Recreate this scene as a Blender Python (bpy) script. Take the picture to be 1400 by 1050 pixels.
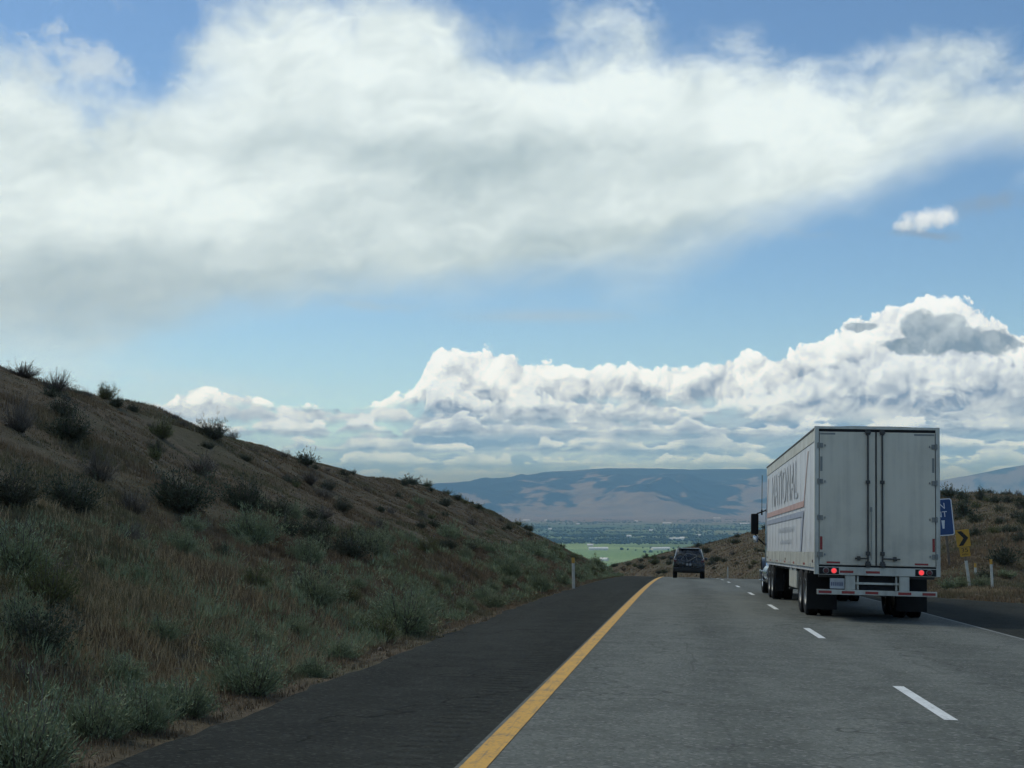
import bpy, bmesh, math, random
import numpy as np
from mathutils import Vector, Matrix

R = math.radians
scene = bpy.context.scene
for o in list(bpy.data.objects):
    bpy.data.objects.remove(o, do_unlink=True)
C = scene.collection

# ------------------------------------------------------------------ camera
F_PX, CX, CY = 2080.0, 700.0, 525.0          # focal length in pixels of the 1400 x 1050 photograph
HORIZON_Y, ROAD_X = 685.0, 931.0
PITCH = math.atan((HORIZON_Y - CY) / F_PX)
YAW = math.atan((ROAD_X - CX) * math.cos(PITCH) / F_PX)
CAM = np.array([0.0, 0.0, 1.43])
cam_data = bpy.data.cameras.new('camera')
cam_data.sensor_width = 36.0
cam_data.lens = F_PX / 1400.0 * 36.0
cam_data.clip_start = 0.1
cam_data.clip_end = 200000.0
cam = bpy.data.objects.new('camera', cam_data)
C.objects.link(cam)
cam.location = CAM
cam.rotation_euler = (math.pi / 2 + PITCH, 0.0, YAW)
scene.camera = cam
RC = np.array(cam.rotation_euler.to_matrix())


def pix_dir(px, py):
    v = RC @ np.array([(px - CX) / F_PX, -(py - CY) / F_PX, -1.0])
    return v / np.linalg.norm(v)


def pix_ae(px, py):
    """pixel of the photograph -> azimuth and elevation in milliradians"""
    d = pix_dir(px, py)
    return 1000 * math.atan2(d[0], d[1]), 1000 * math.asin(d[2])


# ------------------------------------------------------------------ render settings
scene.view_settings.view_transform = 'Standard'
scene.view_settings.look = 'None'
scene.view_settings.exposure = 0.0
scene.view_settings.gamma = 1.0
scene.view_settings.use_curve_mapping = False
scene.render.engine = 'CYCLES'
cy = scene.cycles
cy.max_bounces = 5
cy.diffuse_bounces = 2
cy.glossy_bounces = 2
cy.transmission_bounces = 3
cy.volume_bounces = 0
cy.transparent_max_bounces = 8
cy.caustics_reflective = False
cy.caustics_refractive = False
cy.sample_clamp_direct = 4.0
cy.sample_clamp_indirect = 2.0
cy.use_adaptive_sampling = True
cy.adaptive_threshold = 0.02
cy.adaptive_min_samples = 8
cy.use_denoising = True

# ------------------------------------------------------------------ sun (veiled by the cloud overhead: weak and soft)
SUN_EL, SUN_AZ = R(52), R(-60)               # azimuth from +Y towards +X
sun_dir = Vector((math.sin(SUN_AZ) * math.cos(SUN_EL), math.cos(SUN_AZ) * math.cos(SUN_EL), math.sin(SUN_EL)))
sun_data = bpy.data.lights.new('sun', 'SUN')
sun_data.energy = 1.4
sun_data.angle = R(14)
sun_data.color = (1.0, 0.97, 0.83)
sun = bpy.data.objects.new('sun', sun_data)
C.objects.link(sun)
sun.rotation_euler = sun_dir.to_track_quat('Z', 'Y').to_euler()


# ------------------------------------------------------------------ little node-graph language
class NV:
    """a node socket with arithmetic"""
    def __init__(s, g, sock):
        s.g, s.k = g, sock

    def _m(s, op, *o, clamp=False):
        return s.g.math(op, s, *o, clamp=clamp)

    def __add__(s, o): return s._m('ADD', o)
    __radd__ = __add__
    def __mul__(s, o): return s._m('MULTIPLY', o)
    __rmul__ = __mul__
    def __sub__(s, o): return s._m('SUBTRACT', o)
    def __rsub__(s, o): return s.g.math('SUBTRACT', o, s)
    def __truediv__(s, o): return s._m('DIVIDE', o)
    def clamp(s): return s.g.math('ADD', s, 0.0, clamp=True)
    def max(s, o): return s._m('MAXIMUM', o)
    def min(s, o): return s._m('MINIMUM', o)
    def pow(s, o): return s._m('POWER', o)


class Graph:
    def __init__(s, tree):
        s.t = tree

    def node(s, kind, **kw):
        n = s.t.nodes.new(kind)
        for k, v in kw.items():
            setattr(n, k, v)
        return n

    def put(s, sock, v):
        if isinstance(v, NV):
            s.t.links.new(v.k, sock)
        elif v is not None:
            if hasattr(sock.default_value, '__len__') and not hasattr(v, '__len__'):
                v = (v,) * len(sock.default_value)
            if hasattr(v, '__len__') and len(v) == 3 and len(sock.default_value) == 4:
                v = (*v, 1.0)
            sock.default_value = v

    def math(s, op, a, b=None, c=None, clamp=False):
        n = s.node('ShaderNodeMath', operation=op, use_clamp=clamp)
        for i, v in enumerate((a, b, c)):
            if v is not None:
                s.put(n.inputs[i], v)
        return NV(s, n.outputs[0])

    def xyz(s, x, y=0.0, z=0.0):
        n = s.node('ShaderNodeCombineXYZ')
        for i, v in enumerate((x, y, z)):
            s.put(n.inputs[i], v)
        return NV(s, n.outputs[0])

    def sep(s, v):
        n = s.node('ShaderNodeSeparateXYZ')
        s.put(n.inputs[0], v)
        return [NV(s, o) for o in n.outputs]

    def ss(s, x, lo, hi, a=0.0, b=1.0, kind='SMOOTHSTEP'):
        n = s.node('ShaderNodeMapRange', interpolation_type=kind, clamp=True)
        for i, v in enumerate((x, lo, hi, a, b)):
            s.put(n.inputs[i], v)
        return NV(s, n.outputs[0])

    def noise(s, vec, scale=1.0, detail=4.0, rough=0.5, lac=2.0, dist=0.0, dims='3D', w=None, color=False):
        n = s.node('ShaderNodeTexNoise', noise_dimensions=dims)
        if dims != '1D':
            s.put(n.inputs['Vector'], vec)
        if w is not None:
            s.put(n.inputs['W'], w)
        s.put(n.inputs['Scale'], scale); s.put(n.inputs['Detail'], detail)
        s.put(n.inputs['Roughness'], rough); s.put(n.inputs['Lacunarity'], lac); s.put(n.inputs['Distortion'], dist)
        return NV(s, n.outputs['Color' if color else 'Fac'])

    def voronoi(s, vec, scale=1.0, detail=0.0, rough=0.5, dims='2D', feature='F1', out='Distance', rnd=1.0, lac=2.0):
        n = s.node('ShaderNodeTexVoronoi', voronoi_dimensions=dims, feature=feature)
        s.put(n.inputs['Vector'], vec); s.put(n.inputs['Scale'], scale)
        if 'Detail' in n.inputs:
            s.put(n.inputs['Detail'], detail); s.put(n.inputs['Roughness'], rough); s.put(n.inputs['Lacunarity'], lac)
            n.normalize = True
        s.put(n.inputs['Randomness'], rnd)
        return NV(s, n.outputs[out])

    def mix(s, f, a, b, mode='MIX'):
        n = s.node('ShaderNodeMix', data_type='RGBA', blend_type=mode)
        s.put(n.inputs[0], f); s.put(n.inputs[6], a); s.put(n.inputs[7], b)
        return NV(s, n.outputs[2])

    def curve(s, x, pts, x0, x1, y0, y1):
        """piecewise curve through pts, x and y in their own units"""
        n = s.node('ShaderNodeFloatCurve')
        s.put(n.inputs['Value'], s.ss(x, x0, x1, kind='LINEAR'))
        c = n.mapping.curves[0]
        q = sorted(((px - x0) / (x1 - x0), (py - y0) / (y1 - y0)) for px, py in pts)
        c.points[0].location = q[0]
        c.points[1].location = q[-1]
        for p in q[1:-1]:
            c.points.new(*p)
        for p in c.points:
            p.handle_type = 'AUTO_CLAMPED'
        n.mapping.update()
        return NV(s, n.outputs[0]) * (y1 - y0) + y0

    def blob(s, v, px, py, ra, re):
        """soft round weight about a sky direction given by its place in the photograph; v is (azimuth, elevation, 0)"""
        ca, ce = pix_ae(px, py)
        n = s.node('ShaderNodeVectorMath', operation='MULTIPLY_ADD')
        s.put(n.inputs[0], v)
        n.inputs[1].default_value = (1 / ra, 1 / re, 0)
        n.inputs[2].default_value = (-ca / ra, -ce / re, 0)
        d = s.node('ShaderNodeVectorMath', operation='DOT_PRODUCT')
        s.t.links.new(n.outputs[0], d.inputs[0])
        s.t.links.new(n.outputs[0], d.inputs[1])
        return s.math('POWER', 0.36788, NV(s, d.outputs['Value']))

    def mad(s, a, b, c):
        return s.math('MULTIPLY_ADD', a, b, c)


# ------------------------------------------------------------------ sky
world = bpy.data.worlds.new('World')
scene.world = world
world.use_nodes = True
wt = world.node_tree
wt.nodes.clear()
g = Graph(wt)
STRENGTH = 0.1


def lin(r, gg, b):
    f = lambda c: c / 255 / 12.92 if c <= 10 else ((c / 255 + 0.055) / 1.055) ** 2.4
    return (f(r), f(gg), f(b))


def srad(r, gg, b):
    """display colour -> sky radiance before the background strength"""
    return tuple(c / STRENGTH for c in lin(r, gg, b))


tc = g.node('ShaderNodeTexCoord')
dirv = NV(g, tc.outputs['Generated'])
sx, sy, sz = g.sep(dirv)
AZ = g.math('ARCTAN2', sx, sy) * 1000.0
EL = g.math('ARCSINE', sz) * 1000.0
nish = g.node('ShaderNodeTexSky', sky_type='NISHITA')
nish.sun_disc = False
nish.sun_elevation = SUN_EL
nish.sun_rotation = SUN_AZ
nish.altitude = 900
nish.air_density = 1.0
nish.dust_density = 0.5
nish.ozone_density = 2.5
col = g.mix(1.0, NV(g, nish.outputs[0]), (0.85, 0.98, 1.04), 'MULTIPLY')

AE = g.xyz(AZ, EL)
# wrinkles that push every cloud edge about
wn = g.noise(AE, scale=0.022, detail=3, rough=0.55, dims='2D', color=True)
wx, wy, _ = g.sep(wn)
WA, WE = g.mad(wx, 26.0, AZ - 13.0), g.mad(wy, 26.0, EL - 13.0)
WAE = g.xyz(WA, WE)


def ramp_pts(pts):
    return [pix_ae(*p) for p in pts]


def e(y):
    return pix_ae(931, y)[1]


def biggest(v, *specs):
    r = None
    for (x, y, ra, re, k) in specs:
        b = g.blob(v, x, y, ra, re)
        if k != 1:
            b = b * k
        r = b if r is None else r.max(b)
    return r


# thin high haze that whitens the blue towards the horizon
col = g.mix(g.ss(EL, 150.0, 20.0) * 0.34, col, srad(176, 208, 222))

# wisps low on the left and a faint shred or two in the blue
sw = g.noise(g.xyz(WA / 150.0, WE / 14.0), scale=1.0, detail=4, rough=0.5, dims='2D')
col = g.mix(g.mad(g.ss(sw, 0.38, 0.62), 0.5, 0.35) * g.blob(AE, 130, 540, 120, 16), col, srad(196, 214, 224))
col = g.mix(g.ss(sw, 0.35, 0.65) * biggest(AE, (500, 420, 34, 4.5, .55), (1105, 317, 15, 3.5, .55), (740, 432, 60, 4, .55)), col, srad(176, 192, 204))

# ---------------------------------------------------------------- the wide sheet of cloud
ca_, sa_ = math.cos(R(12)), math.sin(R(12))
along = WA * ca_ + WE * sa_
across = WE * ca_ - WA * sa_
n_soft = g.noise(g.xyz(along / 190.0 + 7.0, across / 62.0), scale=1.0, detail=5, rough=0.5, dims='2D')
n_wisp = g.noise(g.xyz(WA / 85.0 + 1.7, WE / 60.0), scale=1.0, detail=8, rough=0.6, dims='2D')
n_fine = g.noise(g.xyz(along / 52.0 + 2.4, across / 22.0), scale=1.0, detail=8, rough=0.58, dims='2D')
X0, X1, Y0, Y1 = -700.0, 500.0, 0.0, 500.0
low = ramp_pts([(-500, 500), (-60, 500), (150, 470), (300, 440), (450, 412), (650, 405), (800, 398), (900, 378), (960, 350),
                (1040, 318), (1140, 282), (1260, 232), (1400, 200), (1800, 170)])
top = ramp_pts([(-500, 110), (-60, 40), (50, 84), (140, 116), (215, 100), (255, 58), (310, 8), (450, -20), (580, 12),
                (720, 42), (860, 32), (940, 58), (1050, 92), (1180, 100), (1300, 86), (1400, 74), (1800, 60)])
LOW = g.curve(AZ, low, X0, X1, Y0, Y1)
TOP = g.curve(AZ, top, X0, X1, Y0, Y1)
m_low = g.ss(g.mad(n_soft, 70.0, EL - LOW), 9.0, 65.0)
m_up = g.ss(g.mad(n_wisp, 120.0, TOP - EL), 42.0, 96.0)
hole = g.blob(AE, 205, 98, 34, 17) * g.ss(n_wisp, 0.7, 0.42)
sheet = m_low * m_up * (1.0 - hole).clamp()
# light and grey inside the sheet: bright puffs on top, grey bellies, paler drapery at the left
lit = g.mad(n_soft, 0.55, g.mad(n_fine, 0.70, g.mad(n_wisp, 0.45, 0.75 - 0.275 - 0.35 - 0.225)))
for (bx_, by_, ra, re, k) in ((430, 80, 70, 34, .22), (330, 150, 45, 18, .14), (130, 275, 105, 28, .24), (320, 300, 55, 20, .13),
                              (690, 215, 85, 15, -.27), (480, 200, 60, 14, -.24), (560, 270, 90, 26, -.13), (560, 345, 60, 14, -.10), (60, 225, 70, 10, -.16),
                              (860, 150, 80, 22, .16), (1130, 130, 60, 14, .15), (1180, 200, 70, 14, .10), (780, 130, 50, 22, .12),
                              (140, 410, 150, 34, -.34), (620, 380, 150, 20, -.24), (820, 325, 120, 18, -.20), (980, 300, 50, 9, -.12),
                              (1290, 135, 26, 5, -.18), (1165, 135, 20, 5, -.12)):
    lit = g.mad(g.blob(WAE, bx_, by_, ra, re), k, lit)
SHADE, LIGHT = srad(152, 173, 180), srad(236, 247, 247)
col_sheet = g.mix(lit.clamp().pow(1.15), SHADE, LIGHT)
col_sheet = g.mix(g.blob(AE, 80, 430, 160, 45) * 0.35, col_sheet, srad(164, 178, 186))
col = g.mix(sheet * g.ss(EL, 330, 470, 0.985, 0.75), col, col_sheet)
# small torn pieces above the sheet
scr = g.ss(n_wisp, 0.50, 0.72) * biggest(AE, (110, 55, 95, 34, 1.9), (1120, 48, 10, 7, 1), (1020, 70, 22, 8, 1), (880, 15, 22, 9, 1), (1220, 82, 22, 6, 1))
col = g.mix(scr.clamp() * 0.75, col, srad(196, 211, 224))
# the rest of the sky overhead and behind: broken cloud of the same kind
far_n = g.noise(dirv, scale=3.2, detail=4, rough=0.55)
col = g.mix(g.ss(far_n, 0.44, 0.60) * g.ss(EL, 345.0, 480.0), col, g.mix(g.ss(far_n, 0.45, 0.75), SHADE, LIGHT))

# ---------------------------------------------------------------- cumulus
# one field of puffs, flattened towards the horizon; every row of cloud takes its outline and its relief from it
wob = g.noise(AE, scale=0.030, detail=3, rough=0.6, dims='2D', color=True)
wa_, wb_, _c = g.sep(wob)
SIZE_K, SIZE_0 = 0.16, 8.5
vmap = g.math('LOGARITHM', (EL.max(-10.0) * SIZE_K + SIZE_0), math.e) / SIZE_K
pu = AZ / 21.0 + wa_ * 1.1
pv = vmap + wb_ * 1.1


def puffs(u, v):
    return 1.0 - g.voronoi(g.xyz(u, v), scale=1.0, detail=3.0, rough=0.46, lac=2.4)


p0 = puffs(pu, pv)
p1 = puffs(pu - 0.10, pv + 0.22)
fine = g.noise(g.xyz(AZ / 10.0, vmap * 2.2), scale=1.0, detail=6, rough=0.6, dims='2D')
soft = g.noise(g.xyz(AZ / 26.0 + 4.0, vmap * 0.9), scale=1.0, detail=5, rough=0.55, dims='2D')
RELIEF = g.mad(p0 - p1, 1.7, g.mad(fine, 0.26, g.mad(soft, 0.75, g.mad(p0, 0.55, -0.85))))
streak = g.noise(g.xyz(AZ / 30.0 + 9.0, vmap * 1.9), scale=1.0, detail=6, rough=0.58, dims='2D')
LOWBUMP = g.mad(streak, 1.7, p0 * 0.45 - 1.13)
LOWREL = g.mad(streak, 1.0, g.mad(p0 - p1, 0.7, -0.5))
BUMP = p0 - 0.62
FINE = fine - 0.5

# small cloud alone in the blue at the right, with a grey shred under it
small_ = biggest(AE, (1262, 302, 15, 7.0, 1), (1282, 298, 14, 8.0, 1), (1240, 308, 10, 4.5, 1))
sb = g.mad(BUMP, 0.35, g.mad(FINE, 0.85, small_)) * g.ss(small_, 0.06, 0.3)
gb = g.mad(FINE, 0.6, biggest(WAE, (1262, 317, 30, 4.0, 1), (1350, 280, 34, 9, .8)))
col = g.mix(g.ss(gb, 0.30, 0.95) * 0.75, col, srad(138, 160, 184))
col = g.mix(g.ss(sb, 0.25, 0.95) * 0.92, col, g.mix(g.ss(g.mad(FINE, 14.0, EL - pix_ae(1268, 301)[1]), -9.0, 6.0), srad(186, 200, 211), srad(240, 244, 246)))


def bank(base, env, amp, haze, low=False, edge=1.8, grey=(124, 146, 168), white=(238, 244, 248), soft_base=5.0, body=1.0):
    """one row of cumulus: flat base at elevation base, tops along env (sockets or numbers, mrad)"""
    global col
    a = g.ss(g.mad(LOWBUMP if low else BUMP, amp, g.mad(FINE, amp * 0.3, env - EL)), -edge * 0.25, edge)
    a = a * g.ss(g.mad(FINE, soft_base * 1.4, g.mad(wb_, soft_base * -1.6, EL - (base - soft_base * 0.8))), -soft_base * 0.5, soft_base)
    hgt = ((EL - base) / (env - base).max(4.0)).clamp()
    s = g.mad(g.ss(g.mad(wa_, body, hgt - body * 0.5), 0.10, 0.90), 0.74, (LOWREL if low else RELIEF) + 0.14).clamp()
    c = g.mix(s.pow(0.85), srad(*grey), srad(*white))
    c = g.mix(haze, c, srad(130, 158, 188))
    col = g.mix(a, col, c)


def env_noise(base, h, width, seed, thr=0.42):
    n = g.noise(None, scale=1.0, detail=3, rough=0.55, dims='1D', w=AZ / width + seed)
    return g.mad(n, h * 3.2, base - thr * h * 3.2)


TOPS = ramp_pts([(-600, 560), (-100, 560), (120, 562), (230, 556), (275, 538), (320, 538), (380, 556), (470, 560), (540, 548), (578, 520), (592, 484), (625, 478), (668, 482), (700, 496),
                 (745, 500), (800, 508), (850, 503), (890, 510), (935, 508), (985, 492), (1020, 488), (1060, 492), (1100, 470), (1150, 452), (1200, 432), (1240, 420), (1280, 408), (1335, 424), (1390, 456), (1430, 468), (1700, 480), (2000, 500)])
ENV = g.curve(AZ, TOPS, X0, X1, 0.0, 200.0)
# blue-grey murk of unresolved cloud behind the rows
murk = g.ss(g.mad(wx, 30.0, ENV - EL), 21.0, 59.0)
mn = g.noise(g.xyz(WA / 120.0, WE / 9.0), scale=1.0, detail=4, rough=0.55, dims='2D')
col = g.mix(murk * 0.97, col, g.mix(g.ss(mn, 0.35, 0.68), srad(118, 146, 178), srad(166, 186, 204)))
bank(e(652), env_noise(e(652), 9.0, 60.0, 1.0, .37), 8.0, 0.60, soft_base=3, low=True)
bank(e(638), env_noise(e(638), 13.0, 55.0, 4.0, .37), 11.0, 0.45, soft_base=3, low=True)
bank(e(618), env_noise(e(618), 15.0, 70.0, 7.4, .37), 12.0, 0.34, soft_base=3.5, grey=(116, 140, 168), low=True)
bank(e(598), env_noise(e(598), 17.0, 80.0, 2.2, .34), 14.0, 0.24, soft_base=4, grey=(118, 140, 166), low=True)
bank(e(580), env_noise(e(580), 20.0, 85.0, 5.2, .32), 16.0, 0.16, grey=(124, 143, 166), low=True)
bank(e(562), ENV, 24.0, 0.02, soft_base=10, grey=(136, 152, 172), white=(250, 254, 255), body=1.4)
bank(e(568), g.mad(wx, 44.0, ENV - 46.0), 22.0, 0.05, soft_base=8, grey=(126, 143, 166), white=(236, 243, 248), body=1.3)
bank(e(592), env_noise(e(592), 16.0, 75.0, 9.6, .44), 14.0, 0.10, soft_base=4, grey=(120, 140, 166), white=(228, 236, 244), low=True)
# the grey puff in shade before the white towers at the right
gp = biggest(AE, (1302, 462, 30, 10, 1), (1258, 450, 14, 10, 1), (1350, 466, 20, 8, 1), (1298, 446, 14, 9, .9), (1236, 472, 14, 6, 1), (1178, 447, 12, 3.2, .8))
gpd = g.mad(BUMP, 1.1, g.mad(FINE, 0.75, gp)) * g.ss(gp, 0.03, 0.2)
col = g.mix(g.ss(gpd, 0.34, 0.60) * 0.93, col, g.mix(g.mad(RELIEF, 0.9, g.ss(EL, pix_ae(1300, 482)[1], pix_ae(1300, 425)[1]) * 0.55).clamp(), srad(118, 138, 154), srad(196, 208, 215)))

# pale air right at the horizon
col = g.mix(g.ss(EL, 34.0, 4.0) * 0.72, col, srad(104, 134, 172))

# the haze in front dims and reddens the sky beyond it, most of all low down: out there the clouds are that much brighter
HAZE_D, HAZE_C, HAZE_TOP = 4.9e-5, (0.25, 0.56, 1.0), 960.0
through = g.math('DIVIDE', HAZE_TOP * 1000.0, EL.max(5.0)).min(36000.0)
comp = g.xyz(*[g.math('EXPONENT', through * (HAZE_D * c_ * 0.45)) for c_ in (0.25, 0.68, 1.0)])
col = g.mix(1.0, col, comp, 'MULTIPLY')

bg = g.node('ShaderNodeBackground')
g.put(bg.inputs['Color'], col)
bg.inputs['Strength'].default_value = STRENGTH
wo = g.node('ShaderNodeOutputWorld')
wt.links.new(bg.outputs[0], wo.inputs['Surface'])
world.cycles.sampling_method = 'MANUAL'
world.cycles.sample_map_resolution = 512

# ================================================================== helpers
rng = np.random.default_rng(7)
random.seed(7)
MATS = {}


def link(o, parent=None):
    C.objects.link(o)
    if parent is not None:
        o.parent = parent
    return o


def np_mesh(name, verts, faces, mats=(), smooth=False, midx=None):
    """verts (n,3); faces (m,3) or (m,4) int array -> mesh data"""
    verts = np.asarray(verts, dtype=np.float32)
    faces = np.asarray(faces, dtype=np.int32)
    me = bpy.data.meshes.new(name)
    k = faces.shape[1]
    me.vertices.add(len(verts)); me.vertices.foreach_set('co', verts.ravel())
    me.loops.add(faces.size); me.loops.foreach_set('vertex_index', faces.ravel())
    me.polygons.add(len(faces))
    me.polygons.foreach_set('loop_start', np.arange(0, faces.size, k, dtype=np.int32))
    me.polygons.foreach_set('loop_total', np.full(len(faces), k, dtype=np.int32))
    for m in mats:
        me.materials.append(m)
    if midx is not None:
        me.polygons.foreach_set('material_index', np.asarray(midx, dtype=np.int32))
    me.polygons.foreach_set('use_smooth', np.full(len(faces), bool(smooth)))
    me.update()
    me.validate()
    return me


def tag(o, label=None, cat=None, group=None, kind=None):
    if label: o['label'] = label
    if cat: o['category'] = cat
    if group: o['group'] = group
    if kind: o['kind'] = kind
    return o


def empty(name, loc=(0, 0, 0), rot=(0, 0, 0), parent=None):
    o = bpy.data.objects.new(name, None)
    o.empty_display_size = 0.2
    link(o, parent)
    o.location = loc
    o.rotation_euler = rot
    return o


class MB:
    """collects simple shapes into one mesh"""
    def __init__(s):
        s.bm = bmesh.new()

    def box(s, x0, x1, y0, y1, z0, z1, bevel=0.0):
        b = bmesh.new()
        bmesh.ops.create_cube(b, size=1.0)
        for v in b.verts:
            v.co = Vector(((x0 + x1) / 2 + v.co.x * (x1 - x0), (y0 + y1) / 2 + v.co.y * (y1 - y0), (z0 + z1) / 2 + v.co.z * (z1 - z0)))
        if bevel:
            bmesh.ops.bevel(b, geom=b.edges[:], offset=bevel, segments=2, affect='EDGES', profile=0.6)
        s._take(b)
        return s

    def _take(s, b):
        me = bpy.data.meshes.new('tmp')
        b.to_mesh(me); b.free()
        s.bm.from_mesh(me)
        bpy.data.meshes.remove(me)

    def tube(s, p, q, r, n=10, r2=None):
        p, q = Vector(p), Vector(q)
        b = bmesh.new()
        bmesh.ops.create_cone(b, cap_ends=True, segments=n, radius1=r, radius2=r if r2 is None else r2, depth=(q - p).length)
        m = Matrix.Translation((p + q) / 2) @ (q - p).to_track_quat('Z', 'Y').to_matrix().to_4x4()
        b.transform(m)
        s._take(b)
        return s

    def path(s, pts, r, n=8):
        for a, b in zip(pts[:-1], pts[1:]):
            s.tube(a, b, r, n)
        return s

    def lathe(s, prof, axis='X', n=32, origin=(0, 0, 0), closed=False):
        """prof: list of (radius, offset along axis)"""
        b = bmesh.new()
        rings = []
        for r, a in prof:
            ring = []
            for i in range(n):
                t = 2 * math.pi * i / n
                c, d = r * math.cos(t), r * math.sin(t)
                co = (a, c, d) if axis == 'X' else (c, a, d) if axis == 'Y' else (c, d, a)
                ring.append(b.verts.new(Vector(co) + Vector(origin)))
            rings.append(ring)
        pairs = list(zip(rings[:-1], rings[1:])) + ([(rings[-1], rings[0])] if closed else [])
        for ra, rb in pairs:
            for i in range(n):
                b.faces.new((ra[i], ra[(i + 1) % n], rb[(i + 1) % n], rb[i]))
        if not closed:
            b.faces.new(rings[0]); b.faces.new(rings[-1][::-1])
        bmesh.ops.recalc_face_normals(b, faces=b.faces[:])
        s._take(b)
        return s

    def prism(s, outline, axis, a0, a1, bevel=0.0):
        """outline: 2-D points in the plane across axis"""
        b = bmesh.new()
        def co(p, a):
            return (a, p[0], p[1]) if axis == 'X' else (p[0], a, p[1]) if axis == 'Y' else (p[0], p[1], a)
        lo = [b.verts.new(co(p, a0)) for p in outline]
        hi = [b.verts.new(co(p, a1)) for p in outline]
        b.faces.new(lo); b.faces.new(hi[::-1])
        for i in range(len(outline)):
            j = (i + 1) % len(outline)
            b.faces.new((lo[i], lo[j], hi[j], hi[i]))
        bmesh.ops.recalc_face_normals(b, faces=b.faces[:])
        if bevel:
            bmesh.ops.bevel(b, geom=b.edges[:], offset=bevel, segments=2, affect='EDGES', profile=0.6)
        s._take(b)
        return s

    def move(s, m):
        s.bm.transform(m)
        return s

    def data(s, name, mat, smooth=False):
        me = bpy.data.meshes.new(name)
        s.bm.to_mesh(me); s.bm.free()
        me.materials.append(mat)
        if smooth:
            me.shade_smooth() if smooth is True else me.shade_smooth()
            try:
                me.set_sharp_from_angle(angle=R(35))
            except Exception:
                pass
        return me

    def build(s, name, mat, parent=None, smooth=False, loc=None):
        o = bpy.data.objects.new(name, s.data(name, mat, smooth))
        link(o, parent)
        if loc is not None:
            o.location = loc
        return o


def copy_tree(o, parent=None):
    c = o.copy()
    link(c)
    c.parent = parent
    for ch in list(o.children):
        copy_tree(ch, c)
    return c


# ------------------------------------------------------------------ materials
def material(name, fn):
    m = bpy.data.materials.new(name)
    m.use_nodes = True
    t = m.node_tree
    t.nodes.clear()
    gg = Graph(t)
    b = gg.node('ShaderNodeBsdfPrincipled')
    out = gg.node('ShaderNodeOutputMaterial')
    t.links.new(b.outputs[0], out.inputs['Surface'])
    fn(gg, b)
    MATS[name] = m
    return m


def pos(gg):
    return NV(gg, gg.node('ShaderNodeNewGeometry').outputs['Position'])


def objc(gg):
    return NV(gg, gg.node('ShaderNodeTexCoord').outputs['Object'])


def orand(gg):
    return NV(gg, gg.node('ShaderNodeObjectInfo').outputs['Random'])


def bump(gg, b, h, strength=0.3, dist=0.01):
    n = gg.node('ShaderNodeBump')
    n.inputs['Strength'].default_value = strength
    n.inputs['Distance'].default_value = dist
    gg.put(n.inputs['Height'], h)
    gg.t.links.new(n.outputs[0], b.inputs['Normal'])


def simple(name, rgb, rough=0.5, metal=0.0, spec=0.5, dirt=0.25, scale=6.0, coat=0.0):
    """a painted or metal surface with slight uneven grime"""
    def fn(gg, b):
        n = gg.noise(objc(gg), scale=scale, detail=5, rough=0.6)
        n2 = gg.noise(objc(gg), scale=scale * 7, detail=3, rough=0.6)
        k = gg.ss(n * 0.7 + n2 * 0.3, 0.40, 0.66)
        gg.put(b.inputs['Base Color'], gg.mix(k * dirt, rgb, tuple(c * 0.45 + 0.02 for c in rgb)))
        gg.put(b.inputs['Roughness'], gg.ss(n, 0.3, 0.7, max(rough - 0.08, 0.03), min(rough + 0.12, 1.0)))
        b.inputs['Metallic'].default_value = metal
        b.inputs['Specular IOR Level'].default_value = spec
        b.inputs['Coat Weight'].default_value = coat
    return material(name, fn)


# ------------------------------------------------------------------ numpy noise
_perm = np.random.default_rng(3).permutation(512)
_perm = np.concatenate([_perm, _perm, _perm])
_grad = np.random.default_rng(4).uniform(0, 2 * np.pi, 512)
_gx, _gy = np.cos(_grad), np.sin(_grad)


def perlin(x, y):
    x, y = np.asarray(x, float), np.asarray(y, float)
    xi, yi = np.floor(x).astype(int), np.floor(y).astype(int)
    xf, yf = x - xi, y - yi
    def gr(ix, iy, dx, dy):
        h = _perm[(_perm[ix & 511] + iy) & 511]
        return _gx[h] * dx + _gy[h] * dy
    u, v = xf ** 3 * (xf * (xf * 6 - 15) + 10), yf ** 3 * (yf * (yf * 6 - 15) + 10)
    a = gr(xi, yi, xf, yf) * (1 - u) + gr(xi + 1, yi, xf - 1, yf) * u
    b = gr(xi, yi + 1, xf, yf - 1) * (1 - u) + gr(xi + 1, yi + 1, xf - 1, yf - 1) * u
    return (a * (1 - v) + b * v) * 1.5


def fbm(x, y, oct=5, gain=0.5, lac=2.0):
    s, a, f = 0.0, 1.0, 1.0
    for i in range(oct):
        s = s + a * perlin(x * f + 17.3 * i, y * f - 9.1 * i)
        a *= gain; f *= lac
    return s


def ridged(x, y, oct=5, gain=0.5):
    s, a, f = 0.0, 1.0, 1.0
    for i in range(oct):
        s = s + a * (1 - np.abs(perlin(x * f + 31.7 * i, y * f + 5.3 * i)) * 1.6)
        a *= gain; f *= 2.0
    return s / 2.0


def sstep(x, a, b):
    q = np.clip((np.asarray(x, float) - a) / (b - a), 0, 1)
    return q * q * (3 - 2 * q)


# ================================================================== the lie of the land
YELLOW_T, DASH_T, EDGE_T = -1.34, 2.32, 5.90
CROSS = 0.02                                   # the carriageway falls towards the right


def road_x(y):
    y = np.asarray(y, float)
    return -np.clip(y - 118, 0, None) ** 2 / 640.0 * np.where(y < 420, 1, 1)


def road_z(y):
    y = np.asarray(y, float)
    q = np.clip(y - 40, 0, 204)
    return -0.031 * y - 0.00012 * q ** 2 - 0.049 * np.clip(y - 244, 0, None)


def deck_z(x, y):
    """height of the tilted pavement"""
    return road_z(y) - CROSS * (x - road_x(y))


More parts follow.
